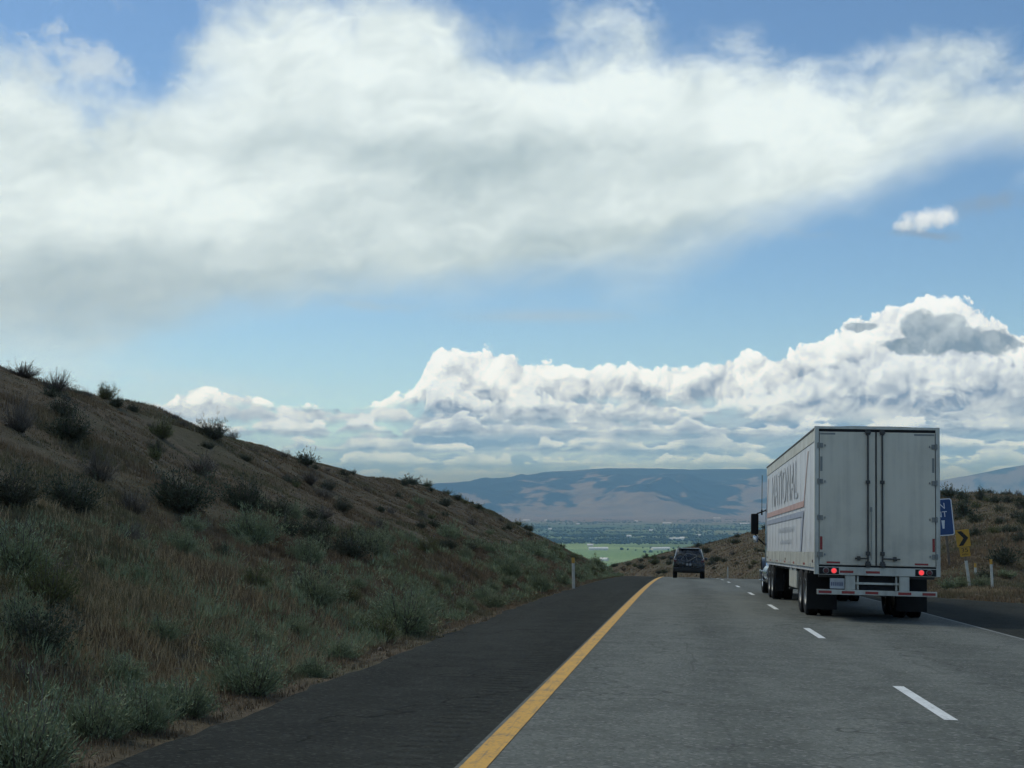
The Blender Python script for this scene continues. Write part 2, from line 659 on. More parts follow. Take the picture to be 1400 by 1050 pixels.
RAMP_PTS = [(7.4, 6), (8.6, 22), (10.4, 38), (13.0, 52), (16.4, 65), (21.5, 76), (29.0, 84), (39, 90), (54, 95), (80, 99)]  # left edge of the exit ramp


def ramp_dist(x, y):
    """signed distance to the ramp's left edge: positive on the island's side, negative on the ramp and beyond it"""
    x, y = np.broadcast_arrays(np.asarray(x, float), np.asarray(y, float))
    best, sign = np.full(x.shape, 1e9), np.ones(x.shape)
    for (ax, ay), (bx, by) in zip(RAMP_PTS[:-1], RAMP_PTS[1:]):
        ex, ey = bx - ax, by - ay
        q = np.clip(((x - ax) * ex + (y - ay) * ey) / (ex * ex + ey * ey), 0, 1)
        d = np.hypot(x - ax - q * ex, y - ay - q * ey)
        c = ex * (y - ay) - ey * (x - ax)
        nearer = d < best
        best = np.where(nearer, d, best)
        sign = np.where(nearer, np.where(c > 0, 1.0, -1.0), sign)
    return best * sign


def ramp_left_x(y):
    return np.interp(y, [p[1] for p in RAMP_PTS], [p[0] for p in RAMP_PTS])


RAMP_W = 8.5


def paved_right(y):
    """how far right of the centre line the shoulder and the gore reach"""
    y = np.asarray(y, float)
    gore = ramp_left_x(y) + 0.05
    return np.where(y < 46, gore, np.maximum(8.4, gore - (y - 46) * 0.62))


def ground_z(x, y, rough=True):
    x, y = np.asarray(x, float), np.asarray(y, float)
    t = x - road_x(y)
    zr = road_z(y)
    tt = np.clip(t, -4.4, 11.0)
    z = zr - CROSS * tt
    # left bank
    d = np.clip(-t - 3.9, 0, None)
    hl = np.interp(y, [-60, 0, 30, 45, 58, 72, 96, 110, 130, 180, 220, 270, 330, 420], [6.0, 6.3, 6.4, 6.25, 6.05, 5.7, 6.0, 6.4, 5.8, 5.6, 5.0, 4.0, 2.5, 2.0])
    hl = hl * (1 + 0.05 * perlin(y / 21.0, 0.3 + y * 0) + 0.03 * perlin(y / 8.0, 4.7 + y * 0))
    w = 16.5 + 1.5 * perlin(y / 33.0, 2.2 + y * 0)
    q = d / w
    prof = np.where(q < 1.0, 0.42 * sstep(q, 0, 1) + 0.58 * (q - 0.16 * np.clip(q - 0.68, 0, None) ** 2 / 0.1024 * 1.0), 0)
    prof = np.where(q < 1.0, prof, (0.42 + 0.58 * 0.84))
    left = hl * prof / 0.9072
    left = left - 0.05 * np.clip(d - 24, 0, None) * np.clip(1 - (d - 24) / 2500, 0, 1) * (d > 24)
    left = left - 0.22 * np.exp(-((d - 0.8) / 0.7) ** 2) * (d > 0)
    # right bank beyond the exit ramp
    hr = np.interp(y, [-60, 40, 70, 90, 120, 150, 185, 230, 255, 280, 300, 340, 420], [1.2, 1.0, 1.0, 3.6, 7.6, 11.8, 17.6, 26.0, 15.0, 5.0, 1.2, 1.0, 1.0])
    hr = hr * (1 + 0.06 * perlin(x / 16.0, y / 16.0)) * (1 - 0.5 * sstep(x, 31, 54))
    toe = np.where(y > 60, 9.0, 12.0)
    dr = np.clip(t - toe, 0, None)
    rise = 0.40 * dr * sstep(dr, 0, 5)
    right = hr * (1 - np.exp(-(rise / np.maximum(hr, .3)) ** 1.0 * 1.15))
    # keep the ramp's pavement level
    rd = ramp_dist(x, y)
    near = (x > 6.0) & (y < 130)
    island = sstep(rd, 0.4, 7.0)
    beyond = sstep(-rd - RAMP_W - 0.3, 0, 12.0)
    right = np.where(near, right * np.maximum(island, beyond) + 0.7 * beyond, right)
    z = z + left + right
    off_road = np.where(t < 0, sstep(-t, 3.7, 4.2), sstep(t - paved_right(y), 0.05, 0.5) * np.where(near, np.maximum(sstep(rd, 0.02, 0.5), sstep(-rd - RAMP_W, 0.02, 0.5)), 1.0))
    z = z - 0.09 * (1 - off_road)
    if rough:
        wild = np.where(t < 0, sstep(-t, 3.9, 6.5), off_road * sstep(t - paved_right(y), 0.2, 2.5))
        z = z + wild * (0.15 * fbm(x / 2.6, y / 2.6, 4) + 0.30 * perlin(x / 9.0, y / 9.0)) + off_road * 0.025 * fbm(x / 0.7, y / 0.7, 2)
    return z


def base_z(x, y):
    t = np.asarray(x, float) - road_x(y)
    return road_z(y) - CROSS * np.clip(t, -4.4, 11.0)


def on_ground(px, py, y0=6.0, y1=600.0):
    """where the line of sight through a pixel meets the ground"""
    d = pix_dir(px, py)
    ys = np.concatenate([np.arange(y0, 120, 0.1), np.arange(120, y1, 0.4)])
    k = ys / d[1]
    xs, zs = d[0] * k, CAM[2] + d[2] * k
    hit = np.nonzero(zs <= ground_z(xs, ys))[0]
    if len(hit) == 0:
        return None
    i = hit[0]
    return float(xs[i]), float(ys[i]), float(ground_z(xs[i], ys[i]))


def project(x, y, z):
    v = RC.T @ (np.array([x, y, z]) - CAM)
    return CX + F_PX * v[0] / -v[2], CY - F_PX * v[1] / -v[2]

# ------------------------------------------------------------------ ground materials
def m_ground(gg, b):
    p = pos(gg)
    n1 = gg.noise(p, scale=0.22, detail=5, rough=0.6)
    n2 = gg.noise(p, scale=2.4, detail=5, rough=0.65)
    n3 = gg.noise(p, scale=16.0, detail=4, rough=0.65)
    c = gg.mix(gg.ss(n2, 0.35, 0.68), (0.078, 0.062, 0.042), (0.128, 0.100, 0.068))
    c = gg.mix(gg.ss(n1, 0.46, 0.62) * 0.55, c, (0.072, 0.074, 0.044))
    c = gg.mix(gg.ss(n3, 0.56, 0.74) * 0.45, c, (0.20, 0.165, 0.12))
    c = gg.mix(gg.ss(n3, 0.42, 0.30) * 0.6, c, (0.036, 0.029, 0.022))
    gg.put(b.inputs['Base Color'], c)
    b.inputs['Roughness'].default_value = 0.95
    b.inputs['Specular IOR Level'].default_value = 0.15
    bump(gg, b, n3 * 0.6 + n2, 0.8, 0.10)


def asphalt(dark, light, chip_lo, chip_hi, tracks):
    def fn(gg, b):
        p = pos(gg)
        px, py, pz = gg.sep(p)
        big = gg.noise(gg.xyz(px * 0.8, py * 0.07, 0), scale=1.0, detail=5, rough=0.55)
        mid = gg.noise(p, scale=1.7, detail=4, rough=0.6)
        grain = gg.noise(p, scale=42.0, detail=3, rough=0.7)
        chips = gg.voronoi(gg.xyz(px, py), scale=34.0, dims='2D', out='Color')
        cr, cg_, cb_ = gg.sep(chips)
        k = gg.ss(big * 0.55 + mid * 0.45, 0.34, 0.66)
        if tracks:
            # wheel paths, polished a shade lighter; oil-darkened middle of each lane
            for lane in ((YELLOW_T + DASH_T) / 2, (DASH_T + EDGE_T) / 2):
                for s in (-0.9, 0.9):
                    q = ((px - (lane + s)) / 0.42).pow(2.0)
                    k = k + gg.math('EXPONENT', q * -1.0) * 0.30
                q = ((px - lane) / 0.35).pow(2.0)
                k = k - gg.math('EXPONENT', q * -1.0) * 0.26
            k = k + gg.ss(px, DASH_T - 0.05, DASH_T + 0.05, 0.0, -0.16)
        c = gg.mix(k.clamp(), dark, light)
        c = gg.mix(gg.ss(cr, 0.80, 0.96) * 0.55, c, chip_hi)
        c = gg.mix(gg.ss(cg_, 0.80, 0.96) * 0.55, c, chip_lo)
        c = gg.mix(gg.ss(grain, 0.30, 0.75) * 0.55, c, tuple(v * 0.45 for v in dark))
        # hairline cracks
        wq = gg.noise(p, scale=0.9, detail=3, rough=0.6, color=True)
        a_, b_, _ = gg.sep(wq)
        cv = gg.node('ShaderNodeTexVoronoi', voronoi_dimensions='2D', feature='DISTANCE_TO_EDGE')
        gg.put(cv.inputs['Vector'], gg.xyz(px * 0.22 + a_ * 0.6, py * 0.10 + b_ * 0.6))
        cv.inputs['Scale'].default_value = 1.0
        crack = gg.ss(NV(gg, cv.outputs['Distance']), 0.011, 0.003) * gg.ss(mid, 0.38, 0.52)
        c = gg.mix(crack * 0.55, c, tuple(v * 0.3 for v in dark))
        # tar-sealed cracks meandering along the lanes
        tn = gg.noise(gg.xyz(px * 0.30, py * 0.055), scale=1.0, detail=4, rough=0.55, dims='2D')
        tar = gg.ss(gg.math('ABSOLUTE', tn - 0.47), 0.0042, 0.0022) * gg.ss(big, 0.48, 0.56)
        c = gg.mix(tar * 0.30, c, (0.022, 0.022, 0.021))
        gg.put(b.inputs['Base Color'], c)
        b.inputs['Roughness'].default_value = 0.88 if tracks else 0.96
        b.inputs['Specular IOR Level'].default_value = 0.24 if tracks else 0.06
        h = grain * 0.6 + cr * 0.5 - crack
        if not tracks:
            # milled rumble strip beside the yellow line
            wave = gg.math('SINE', py * (2 * math.pi / 0.30))
            strip = gg.ss(px, -2.02, -1.98) * gg.ss(px, -1.66, -1.70)
            h = h + (wave * 1.3 * strip)
        bump(gg, b, h, 0.55, 0.012)
    return fn


def m_paint(rgb, wear=0.5):
    def fn(gg, b):
        p = pos(gg)
        n = gg.noise(p, scale=28.0, detail=4, rough=0.7)
        n2 = gg.noise(p, scale=3.0, detail=4, rough=0.6)
        n4 = gg.noise(gg.xyz(gg.sep(p)[0] * 30.0, gg.sep(p)[1] * 1.2), scale=1.0, detail=4, rough=0.7, dims='2D')
        k = (gg.ss(n * 0.6 + n2 * 0.4, 0.48, 0.64) * wear + gg.ss(n4, 0.52, 0.70) * wear * 0.6).clamp()
        gg.put(b.inputs['Base Color'], gg.mix(k, rgb, (0.10, 0.10, 0.095)))
        b.inputs['Roughness'].default_value = 0.7
        bump(gg, b, n, 0.4, 0.004)
    return fn


M_GROUND = material('dry_earth', m_ground)
M_ROAD = material('grey_asphalt', asphalt((0.092, 0.099, 0.088), (0.172, 0.182, 0.163), (0.055, 0.055, 0.050), (0.32, 0.315, 0.29), True))
M_SHOULDER = material('dark_asphalt', asphalt((0.027, 0.0295, 0.0265), (0.049, 0.052, 0.046), (0.018, 0.018, 0.017), (0.085, 0.085, 0.078), False))
M_YELLOW = material('yellow_road_paint', m_paint((0.64, 0.34, 0.045), 0.62))
M_WHITE = material('white_road_paint', m_paint((0.72, 0.73, 0.72), 0.35))
M_WORN = material('worn_road_paint', m_paint((0.215, 0.22, 0.21), 1.0))

# ------------------------------------------------------------------ the hillsides: one sheet from under the camera down to the valley
def stretch(a, b, step, far, n):
    mid = np.arange(a, b + step * 0.5, step)
    k = np.geomspace(step, far - b, n) if far > b else None
    return mid, k

xm = np.arange(-44, 60.1, 0.42)
xl = -44 - np.geomspace(0.6, 5000, 46)[::-1]
xr_ = 60 + np.geomspace(0.6, 5000, 46)
XS = np.concatenate([xl, xm, xr_])
YS = np.concatenate([np.arange(-40, 0, 1.2), np.arange(0, 140, 0.45), np.arange(140, 330, 1.0), 330 + np.geomspace(1.2, 2800, 44)])
GX, GY = np.meshgrid(XS, YS)
GZ = ground_z(GX, GY)
far_fall = np.clip(np.abs(GX) - 90, 0, None)
GZ = GZ - 0.05 * far_fall * (GY > -1000)
GZ = np.maximum(GZ, -256 + 0 * GZ) + 0.9 * fbm(GX / 60, GY / 60, 3) * sstep(np.hypot(GX, GY - 60), 190, 420)
nx_, ny_ = len(XS), len(YS)
idx = np.arange(nx_ * ny_).reshape(ny_, nx_)
faces = np.stack([idx[:-1, :-1].ravel(), idx[:-1, 1:].ravel(), idx[1:, 1:].ravel(), idx[1:, :-1].ravel()], 1)
hill = bpy.data.objects.new('hillside', np_mesh('hillside', np.stack([GX.ravel(), GY.ravel(), GZ.ravel()], 1), faces, [M_GROUND], True))
link(hill)
tag(hill, 'brown dry hillsides rising on both sides of the highway', kind='structure')


def strip(name, mat, ys, left, right, cols, lift, label=None, parent=None, zf=None):
    """pavement sheet: left/right edges given as lateral offsets from the centre line per row"""
    ys = np.asarray(ys, float)
    q = np.linspace(0, 1, cols)
    T = left(ys)[:, None] * (1 - q) + right(ys)[:, None] * q
    X = T + road_x(ys)[:, None]
    Y = np.repeat(ys[:, None], cols, 1)
    Z = base_z(X, Y) + lift
    n = len(ys)
    idx = np.arange(n * cols).reshape(n, cols)
    f = np.stack([idx[:-1, :-1].ravel(), idx[:-1, 1:].ravel(), idx[1:, 1:].ravel(), idx[1:, :-1].ravel()], 1)
    o = bpy.data.objects.new(name, np_mesh(name, np.stack([X.ravel(), Y.ravel(), Z.ravel()], 1), f, [mat], True))
    link(o, parent)
    if parent is None:
        tag(o, label, kind='structure')
    return o


const = lambda v: (lambda y: np.full(len(y), float(v)))
RY = np.arange(-30, 330.1, 2.0)
road = strip('road', M_ROAD, RY, const(YELLOW_T - 0.12), const(EDGE_T + 0.06), 8, 0.0, 'grey two-lane highway carriageway running downhill over a crest')
ragged = lambda y: -3.55 - 0.12 * perlin(y / 2.3, 1.1 + 0 * y) - 0.10 * perlin(y / 0.7, 5.1 + 0 * y) - 0.25 * sstep(y, 5, 40)
strip('left_shoulder', M_SHOULDER, np.arange(-30, 330.1, 0.5), ragged, const(YELLOW_T - 0.12), 4, -0.006, 'dark asphalt shoulder with rumble strip left of the yellow line')
strip('right_shoulder', M_SHOULDER, np.arange(-30, 330.1, 1.0), const(EDGE_T + 0.06), lambda y: paved_right(y), 5, -0.006, 'dark asphalt right shoulder widening into the exit gore')
strip('yellow_line', M_YELLOW, RY, const(YELLOW_T - 0.085), const(YELLOW_T + 0.085), 2, 0.005, parent=road)
strip('white_edge_line', M_WORN, RY, const(EDGE_T - 0.035), const(EDGE_T + 0.035), 2, 0.005, parent=road)
for k in range(-1, 17):
    y0 = 13.75 + 12.25 * k
    strip('lane_dash', M_WHITE, np.linspace(y0, y0 + 3.3, 5), const(DASH_T - 0.06), const(DASH_T + 0.06), 2, 0.005, parent=road)

# exit ramp bending away to the right
rp = np.array(RAMP_PTS, float)
sl = np.concatenate([[0], np.cumsum(np.hypot(*np.diff(rp, axis=0).T))])
sq = np.arange(0, sl[-1], 1.5)
rx, ry = np.interp(sq, sl, rp[:, 0]), np.interp(sq, sl, rp[:, 1])
for _ in range(6):
    rx[1:-1] = (rx[:-2] + rx[1:-1] * 2 + rx[2:]) / 4
    ry[1:-1] = (ry[:-2] + ry[1:-1] * 2 + ry[2:]) / 4
tx, ty = np.gradient(rx), np.gradient(ry)
tl = np.hypot(tx, ty)
nx2, ny2 = ty / tl, -tx / tl


def ramp_strip(name, mat, a, b, cols, lift, parent=None):
    q = np.linspace(a, b, cols)
    X = rx[:, None] + nx2[:, None] * q
    Y = ry[:, None] + ny2[:, None] * q
    Z = base_z(X, Y) + lift
    n = len(rx)
    idx = np.arange(n * cols).reshape(n, cols)
    f = np.stack([idx[:-1, :-1].ravel(), idx[:-1, 1:].ravel(), idx[1:, 1:].ravel(), idx[1:, :-1].ravel()], 1)
    o = bpy.data.objects.new(name, np_mesh(name, np.stack([X.ravel(), Y.ravel(), Z.ravel()], 1), f, [mat], True))
    link(o, parent)
    return o


ramp = ramp_strip('exit_ramp', M_SHOULDER, 0.0, RAMP_W, 6, -0.012)
tag(ramp, 'dark asphalt exit ramp bending away to the right', kind='structure')
ramp_strip('ramp_edge_line', M_WHITE, 0.55, 0.67, 2, -0.004, ramp)

# ------------------------------------------------------------------ valley floor
VALLEY_Z = -252.0


def m_valley(gg, b):
    p = pos(gg)
    px, py, pz = gg.sep(p)
    wq = gg.noise(p, scale=0.0006, detail=3, rough=0.5, color=True)
    a_, b_, _ = gg.sep(wq)
    # plots of farmland, squared up with the roads
    v = gg.node('ShaderNodeTexVoronoi', voronoi_dimensions='2D', feature='F1', distance='CHEBYCHEV')
    gg.put(v.inputs['Vector'], gg.xyz(px / 620.0 + a_ * 0.4, py / 520.0 + b_ * 0.4))
    v.inputs['Scale'].default_value = 1.0
    v.inputs['Randomness'].default_value = 0.75
    cr, cg_, cb_ = gg.sep(NV(gg, v.outputs['Color']))
    green, lush, tan, dark = (0.18, 0.25, 0.11), (0.24, 0.33, 0.14), (0.36, 0.32, 0.19), (0.11, 0.155, 0.085)
    c = gg.mix(gg.ss(cr, 0.25, 0.8), green, lush)
    c = gg.mix(gg.ss(cg_, 0.72, 0.76), c, tan)
    c = gg.mix(gg.ss(cb_, 0.52, 0.56) * 0.85, c, dark)
    # far out the plots give way to scrub, then the bare fans at the mountains' feet
    n = gg.noise(gg.xyz(px / 2600.0, py / 1500.0), scale=1.0, detail=6, rough=0.6, dims='2D')
    c = gg.mix(gg.ss(n, 0.42, 0.56) * gg.ss(py, 8300, 9300) * 0.85, c, dark)
    c = gg.mix(gg.ss(n, 0.52, 0.40) * gg.ss(py, 9000, 14000) * 0.7, c, (0.15, 0.17, 0.085))
    c = gg.mix(gg.ss(py + n * 6000.0, 18500, 23000), c, (0.23, 0.19, 0.14))
    # the near pastures, fresh green, lightened in colour for the sunlight out there
    c = gg.mix(gg.ss(py + n * 900.0, 9300, 8600) * 0.80, c, gg.mix(gg.ss(cr, 0.2, 0.8), (0.22, 0.33, 0.13), (0.30, 0.40, 0.18)))
    gg.put(b.inputs['Base Color'], c)
    b.inputs['Roughness'].default_value = 1.0
    b.inputs['Specular IOR Level'].default_value = 0.0


M_VALLEY = material('farmland', m_valley)
vx = np.linspace(-45000, 45000, 31)
vy = np.linspace(2300, 62000, 31)
VX, VY = np.meshgrid(vx, vy)
idx = np.arange(31 * 31).reshape(31, 31)
f = np.stack([idx[:-1, :-1].ravel(), idx[:-1, 1:].ravel(), idx[1:, 1:].ravel(), idx[1:, :-1].ravel()], 1)
o = bpy.data.objects.new('valley_floor', np_mesh('valley_floor', np.stack([VX.ravel(), VY.ravel(), np.full(VX.size, VALLEY_Z)], 1), f, [M_VALLEY]))
link(o)
tag(o, 'green patchwork of farm fields on the valley floor far below', kind='structure')


# ------------------------------------------------------------------ mountains
def m_mountain(gg, b):
    p = pos(gg)
    px, py, pz = gg.sep(p)
    nrm = NV(gg, gg.node('ShaderNodeNewGeometry').outputs['Normal'])
    nx3, ny3, nz3 = gg.sep(nrm)
    n = gg.noise(p, scale=0.00034, detail=7, rough=0.6)
    n2 = gg.noise(p, scale=0.0022, detail=5, rough=0.6)
    tan, scrub, pine_shade = (0.255, 0.22, 0.17), (0.12, 0.115, 0.095), (0.024, 0.038, 0.040)
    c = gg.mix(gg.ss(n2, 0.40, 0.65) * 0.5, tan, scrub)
    # pine cover and painted cloud shade: high ground, sides turned right, thinning downhill
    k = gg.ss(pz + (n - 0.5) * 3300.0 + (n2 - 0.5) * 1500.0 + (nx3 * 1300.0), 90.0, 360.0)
    c = gg.mix(k * 0.94, c, pine_shade)
    gg.put(b.inputs['Base Color'], c)
    b.inputs['Roughness'].default_value = 1.0
    b.inputs['Specular IOR Level'].default_value = 0.0


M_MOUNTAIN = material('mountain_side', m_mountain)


def range_mesh(name, label, y0, y1, x0, x1, crest, nx, ny, seed, rough):
    """crest: [(pixel x, pixel y)] of the skyline as seen, at distance y1"""
    xs, ys = np.linspace(x0, x1, nx), np.linspace(y0, y1 + 3500, ny)
    X, Y = np.meshgrid(xs, ys)
    ca = np.array([pix_dir(px, py) for px, py in crest])
    az, el = ca[:, 0] / ca[:, 1], ca[:, 2] / ca[:, 1]
    top = np.interp(X / Y, az, el * y1)
    q = (Y - y0) / (y1 - y0)
    warp = 0.16 * fbm(X / 5200 + seed, Y / 5200, 3)
    up = sstep(q + warp, 0.02, 0.98) * 0.62 + 0.38 * np.clip(q + warp, 0, 1)
    up = np.where(q < 1.0, up, np.clip(1 - (q - 1) * 2.0, 0, 1))
    body = (top - VALLEY_Z) * np.clip(up, 0, 1)
    spur = (ridged(X / 3600 + seed, Y / 5200 + seed, 5) - 0.62) * rough
    z = VALLEY_Z - 12 + body + spur * np.clip(up, 0, 1) * (1.0 - np.clip(up, 0, 1)) * 3.2 + 14 * fbm(X / 700, Y / 700, 4) * np.clip(up * 2, 0, 1)
    n, m = X.shape
    idx = np.arange(n * m).reshape(n, m)
    f = np.stack([idx[:-1, :-1].ravel(), idx[:-1, 1:].ravel(), idx[1:, 1:].ravel(), idx[1:, :-1].ravel()], 1)
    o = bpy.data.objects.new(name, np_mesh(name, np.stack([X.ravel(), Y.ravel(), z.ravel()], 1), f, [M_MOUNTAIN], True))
    link(o)
    tag(o, label, kind='structure')
    return o


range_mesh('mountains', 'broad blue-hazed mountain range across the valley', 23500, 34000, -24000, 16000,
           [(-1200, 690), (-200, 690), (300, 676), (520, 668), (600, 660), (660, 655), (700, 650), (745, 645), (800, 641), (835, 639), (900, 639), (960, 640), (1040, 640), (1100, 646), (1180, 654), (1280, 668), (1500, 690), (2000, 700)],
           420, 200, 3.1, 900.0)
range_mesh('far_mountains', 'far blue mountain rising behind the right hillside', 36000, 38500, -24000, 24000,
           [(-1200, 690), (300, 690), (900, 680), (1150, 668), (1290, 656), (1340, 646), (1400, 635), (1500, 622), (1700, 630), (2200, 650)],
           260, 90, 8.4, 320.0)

# ------------------------------------------------------------------ trees of the valley: windbreaks and river woods, too many and too far to count
def m_far_tree(gg, b):
    r = gg.noise(pos(gg), scale=0.004, detail=2)
    gg.put(b.inputs['Base Color'], gg.mix(r, (0.060, 0.088, 0.048), (0.090, 0.120, 0.062)))
    b.inputs['Roughness'].default_value = 1.0
    b.inputs['Specular IOR Level'].default_value = 0.0


M_FARTREE = material('far_foliage', m_far_tree)
ico = bmesh.new()
bmesh.ops.create_icosphere(ico, subdivisions=1, radius=1.0)
iv = np.array([v.co[:] for v in ico.verts]); iff = np.array([[v.index for v in f.verts] for f in ico.faces])
ico.free()
pts = []
for _ in range(330):
    # rows along field edges; denser in the river belt
    yy = float(rng.choice([rng.uniform(6000, 8300), rng.uniform(9000, 11500), rng.uniform(11000, 21000)], p=[.02, .46, .52]))
    xx = rng.uniform(-0.19, 0.12) * yy
    n = int(rng.integers(8, 46))
    if rng.random() < 0.65:
        L = rng.uniform(120, 900)
        q = rng.uniform(0, 1, n)
        for k in q:
            pts.append((xx + (k - .5) * L, yy + rng.normal(0, 9), rng.uniform(3.5, 8)))
    else:
        for k in range(n):
            pts.append((xx + rng.normal(0, 190), yy + rng.normal(0, 120), rng.uniform(4, 9)))
V, Fc = [], []
for i, (x, y, r) in enumerate(pts):
    s = iv * np.array([r * rng.uniform(.8, 1.5), r * rng.uniform(.8, 1.5), r * rng.uniform(.8, 1.2)]) * rng.uniform(.8, 1.2, (len(iv), 1))
    V.append(s + np.array([x, y, VALLEY_Z + r * 0.75]))
    Fc.append(iff + i * len(iv))
o = bpy.data.objects.new('valley_woods', np_mesh('valley_woods', np.concatenate(V), np.concatenate(Fc), [M_FARTREE], True))
link(o)
tag(o, 'dark windbreaks and river woods spread over the distant valley', 'trees', kind='stuff')

# ------------------------------------------------------------------ farm buildings that show as pale specks
def m_wall(gg, b):
    gg.put(b.inputs['Base Color'], gg.mix(orand(gg), (0.78, 0.78, 0.76), (0.62, 0.60, 0.55)))
    b.inputs['Roughness'].default_value = 0.6


M_BARN = material('pale_metal_siding', m_wall)
M_BARNROOF = simple('pale_metal_roof', (0.74, 0.76, 0.78), 0.45, dirt=0.1, scale=0.1)


def barn_data(w, l, h, rh):
    m = MB().prism([(-w / 2, 0), (w / 2, 0), (w / 2, h), (0, h + rh), (-w / 2, h)], 'X', -l / 2, l / 2)
    a = m.data('barn_wall', M_BARN)
    m = MB()
    for s in (-1, 1):
        m.prism([(s * (w / 2 + .8), h - .15), (0, h + rh + .35), (0, h + rh + .85), (s * (w / 2 + .8), h + .35)], 'X', -l / 2 - .8, l / 2 + .8)
    return a, m.data('barn_roof', M_BARNROOF)


BARNS = [barn_data(16, 46, 6, 4), barn_data(24, 80, 7, 4.5), barn_data(12, 22, 5, 4)]
spots = [(698, 754, 1, 'long pale farm shed on the bright green pasture, left'), (903, 752, 1, 'white barn on the bright green pasture beside the dark car'),
         (818, 752, 1, 'pale farm shed at the top edge of the bright green pasture'), (826, 767, 2, 'small farmhouse with dark trees in the green pasture'),
         (912, 716, 1, 'bright white shed in the middle of the dark tree belt'), (925, 738, 1, 'pale shed just above and behind the dark car'),
         (933, 737, 2, 'small pale house above the roof of the dark car'), (752, 724, 2, 'bright white speck of a house left in the tree belt'),
         (807, 747, 2, 'small pale house at the foot of the tree belt'), (870, 713, 2, 'pale farmhouse high in the tree belt, centre'),
         (980, 709, 1, 'long pale shed far out near the tan field, right'), (1018, 717, 1, 'long pale shed beside the truck mirror'),
         (720, 712, 1, 'pale shed at the far edge of the valley, left'), (746, 712, 2, 'pale house at the far edge of the valley beside the left hillside'),
         (860, 734, 2, 'small pale house low in the tree belt'), (955, 733, 2, 'pale house in the fields right of the dark car'),
         (890, 726, 2, 'small pale house among the dark river woods'), (790, 717, 2, 'small pale house left of centre in the valley')]
for px, py, kind, lab in spots:
    d = pix_dir(px, py)
    k = (VALLEY_Z - CAM[2]) / d[2]
    root = empty('farm_building', (d[0] * k, d[1] * k, VALLEY_Z), (0, 0, rng.uniform(-.5, .5)))
    sc = 1.25 if kind == 1 else 1.5
    root.scale = (sc, sc, sc)
    tag(root, lab, 'farm building', 'pale farm buildings in the valley')
    link(bpy.data.objects.new('wall', BARNS[kind][0]), root)
    link(bpy.data.objects.new('roof', BARNS[kind][1]), root)

# ------------------------------------------------------------------ the air between here and the mountains
m = bpy.data.materials.new('haze')
m.use_nodes = True
t = m.node_tree
t.nodes.clear()
out = t.nodes.new('ShaderNodeOutputMaterial')
pv_ = t.nodes.new('ShaderNodeVolumePrincipled')
pv_.inputs['Color'].default_value = (*HAZE_C, 1.0)
pv_.inputs['Absorption Color'].default_value = (1.0, 1.0, 1.0, 1.0)
pv_.inputs['Density'].default_value = HAZE_D
pv_.inputs['Anisotropy'].default_value = 0.0
t.links.new(pv_.outputs[0], out.inputs['Volume'])
hz = MB().box(-52000, 52000, -6000, 66000, VALLEY_Z - 60, HAZE_TOP).build('haze', m)
tag(hz, 'thin blue haze filling the air over the valley', kind='stuff')

# ================================================================== sagebrush and grass
def m_leaf(a, b_, dry):
    def fn(gg, b):
        r = orand(gg)
        n = gg.noise(objc(gg), scale=2.6, detail=3, rough=0.6)
        c = gg.mix(gg.ss(n, 0.32, 0.68), a, b_)
        c = gg.mix(gg.ss(r, 0.45, 1.0) * 0.45, c, dry)
        gg.put(b.inputs['Base Color'], c)
        b.inputs['Roughness'].default_value = 0.8
        b.inputs['Specular IOR Level'].default_value = 0.2
    return fn


M_SAGE = material('sage_leaf', m_leaf((0.180, 0.218, 0.118), (0.290, 0.330, 0.195), (0.265, 0.265, 0.150)))
M_DARKLEAF = material('dark_leaf', m_leaf((0.052, 0.066, 0.042), (0.095, 0.110, 0.072), (0.095, 0.088, 0.060)))
M_YELLOWLEAF = material('rabbitbrush_leaf', m_leaf((0.105, 0.120, 0.048), (0.160, 0.165, 0.070), (0.170, 0.140, 0.060)))
M_TWIG = material('grey_twig', m_leaf((0.095, 0.085, 0.072), (0.170, 0.155, 0.135), (0.130, 0.110, 0.085)))


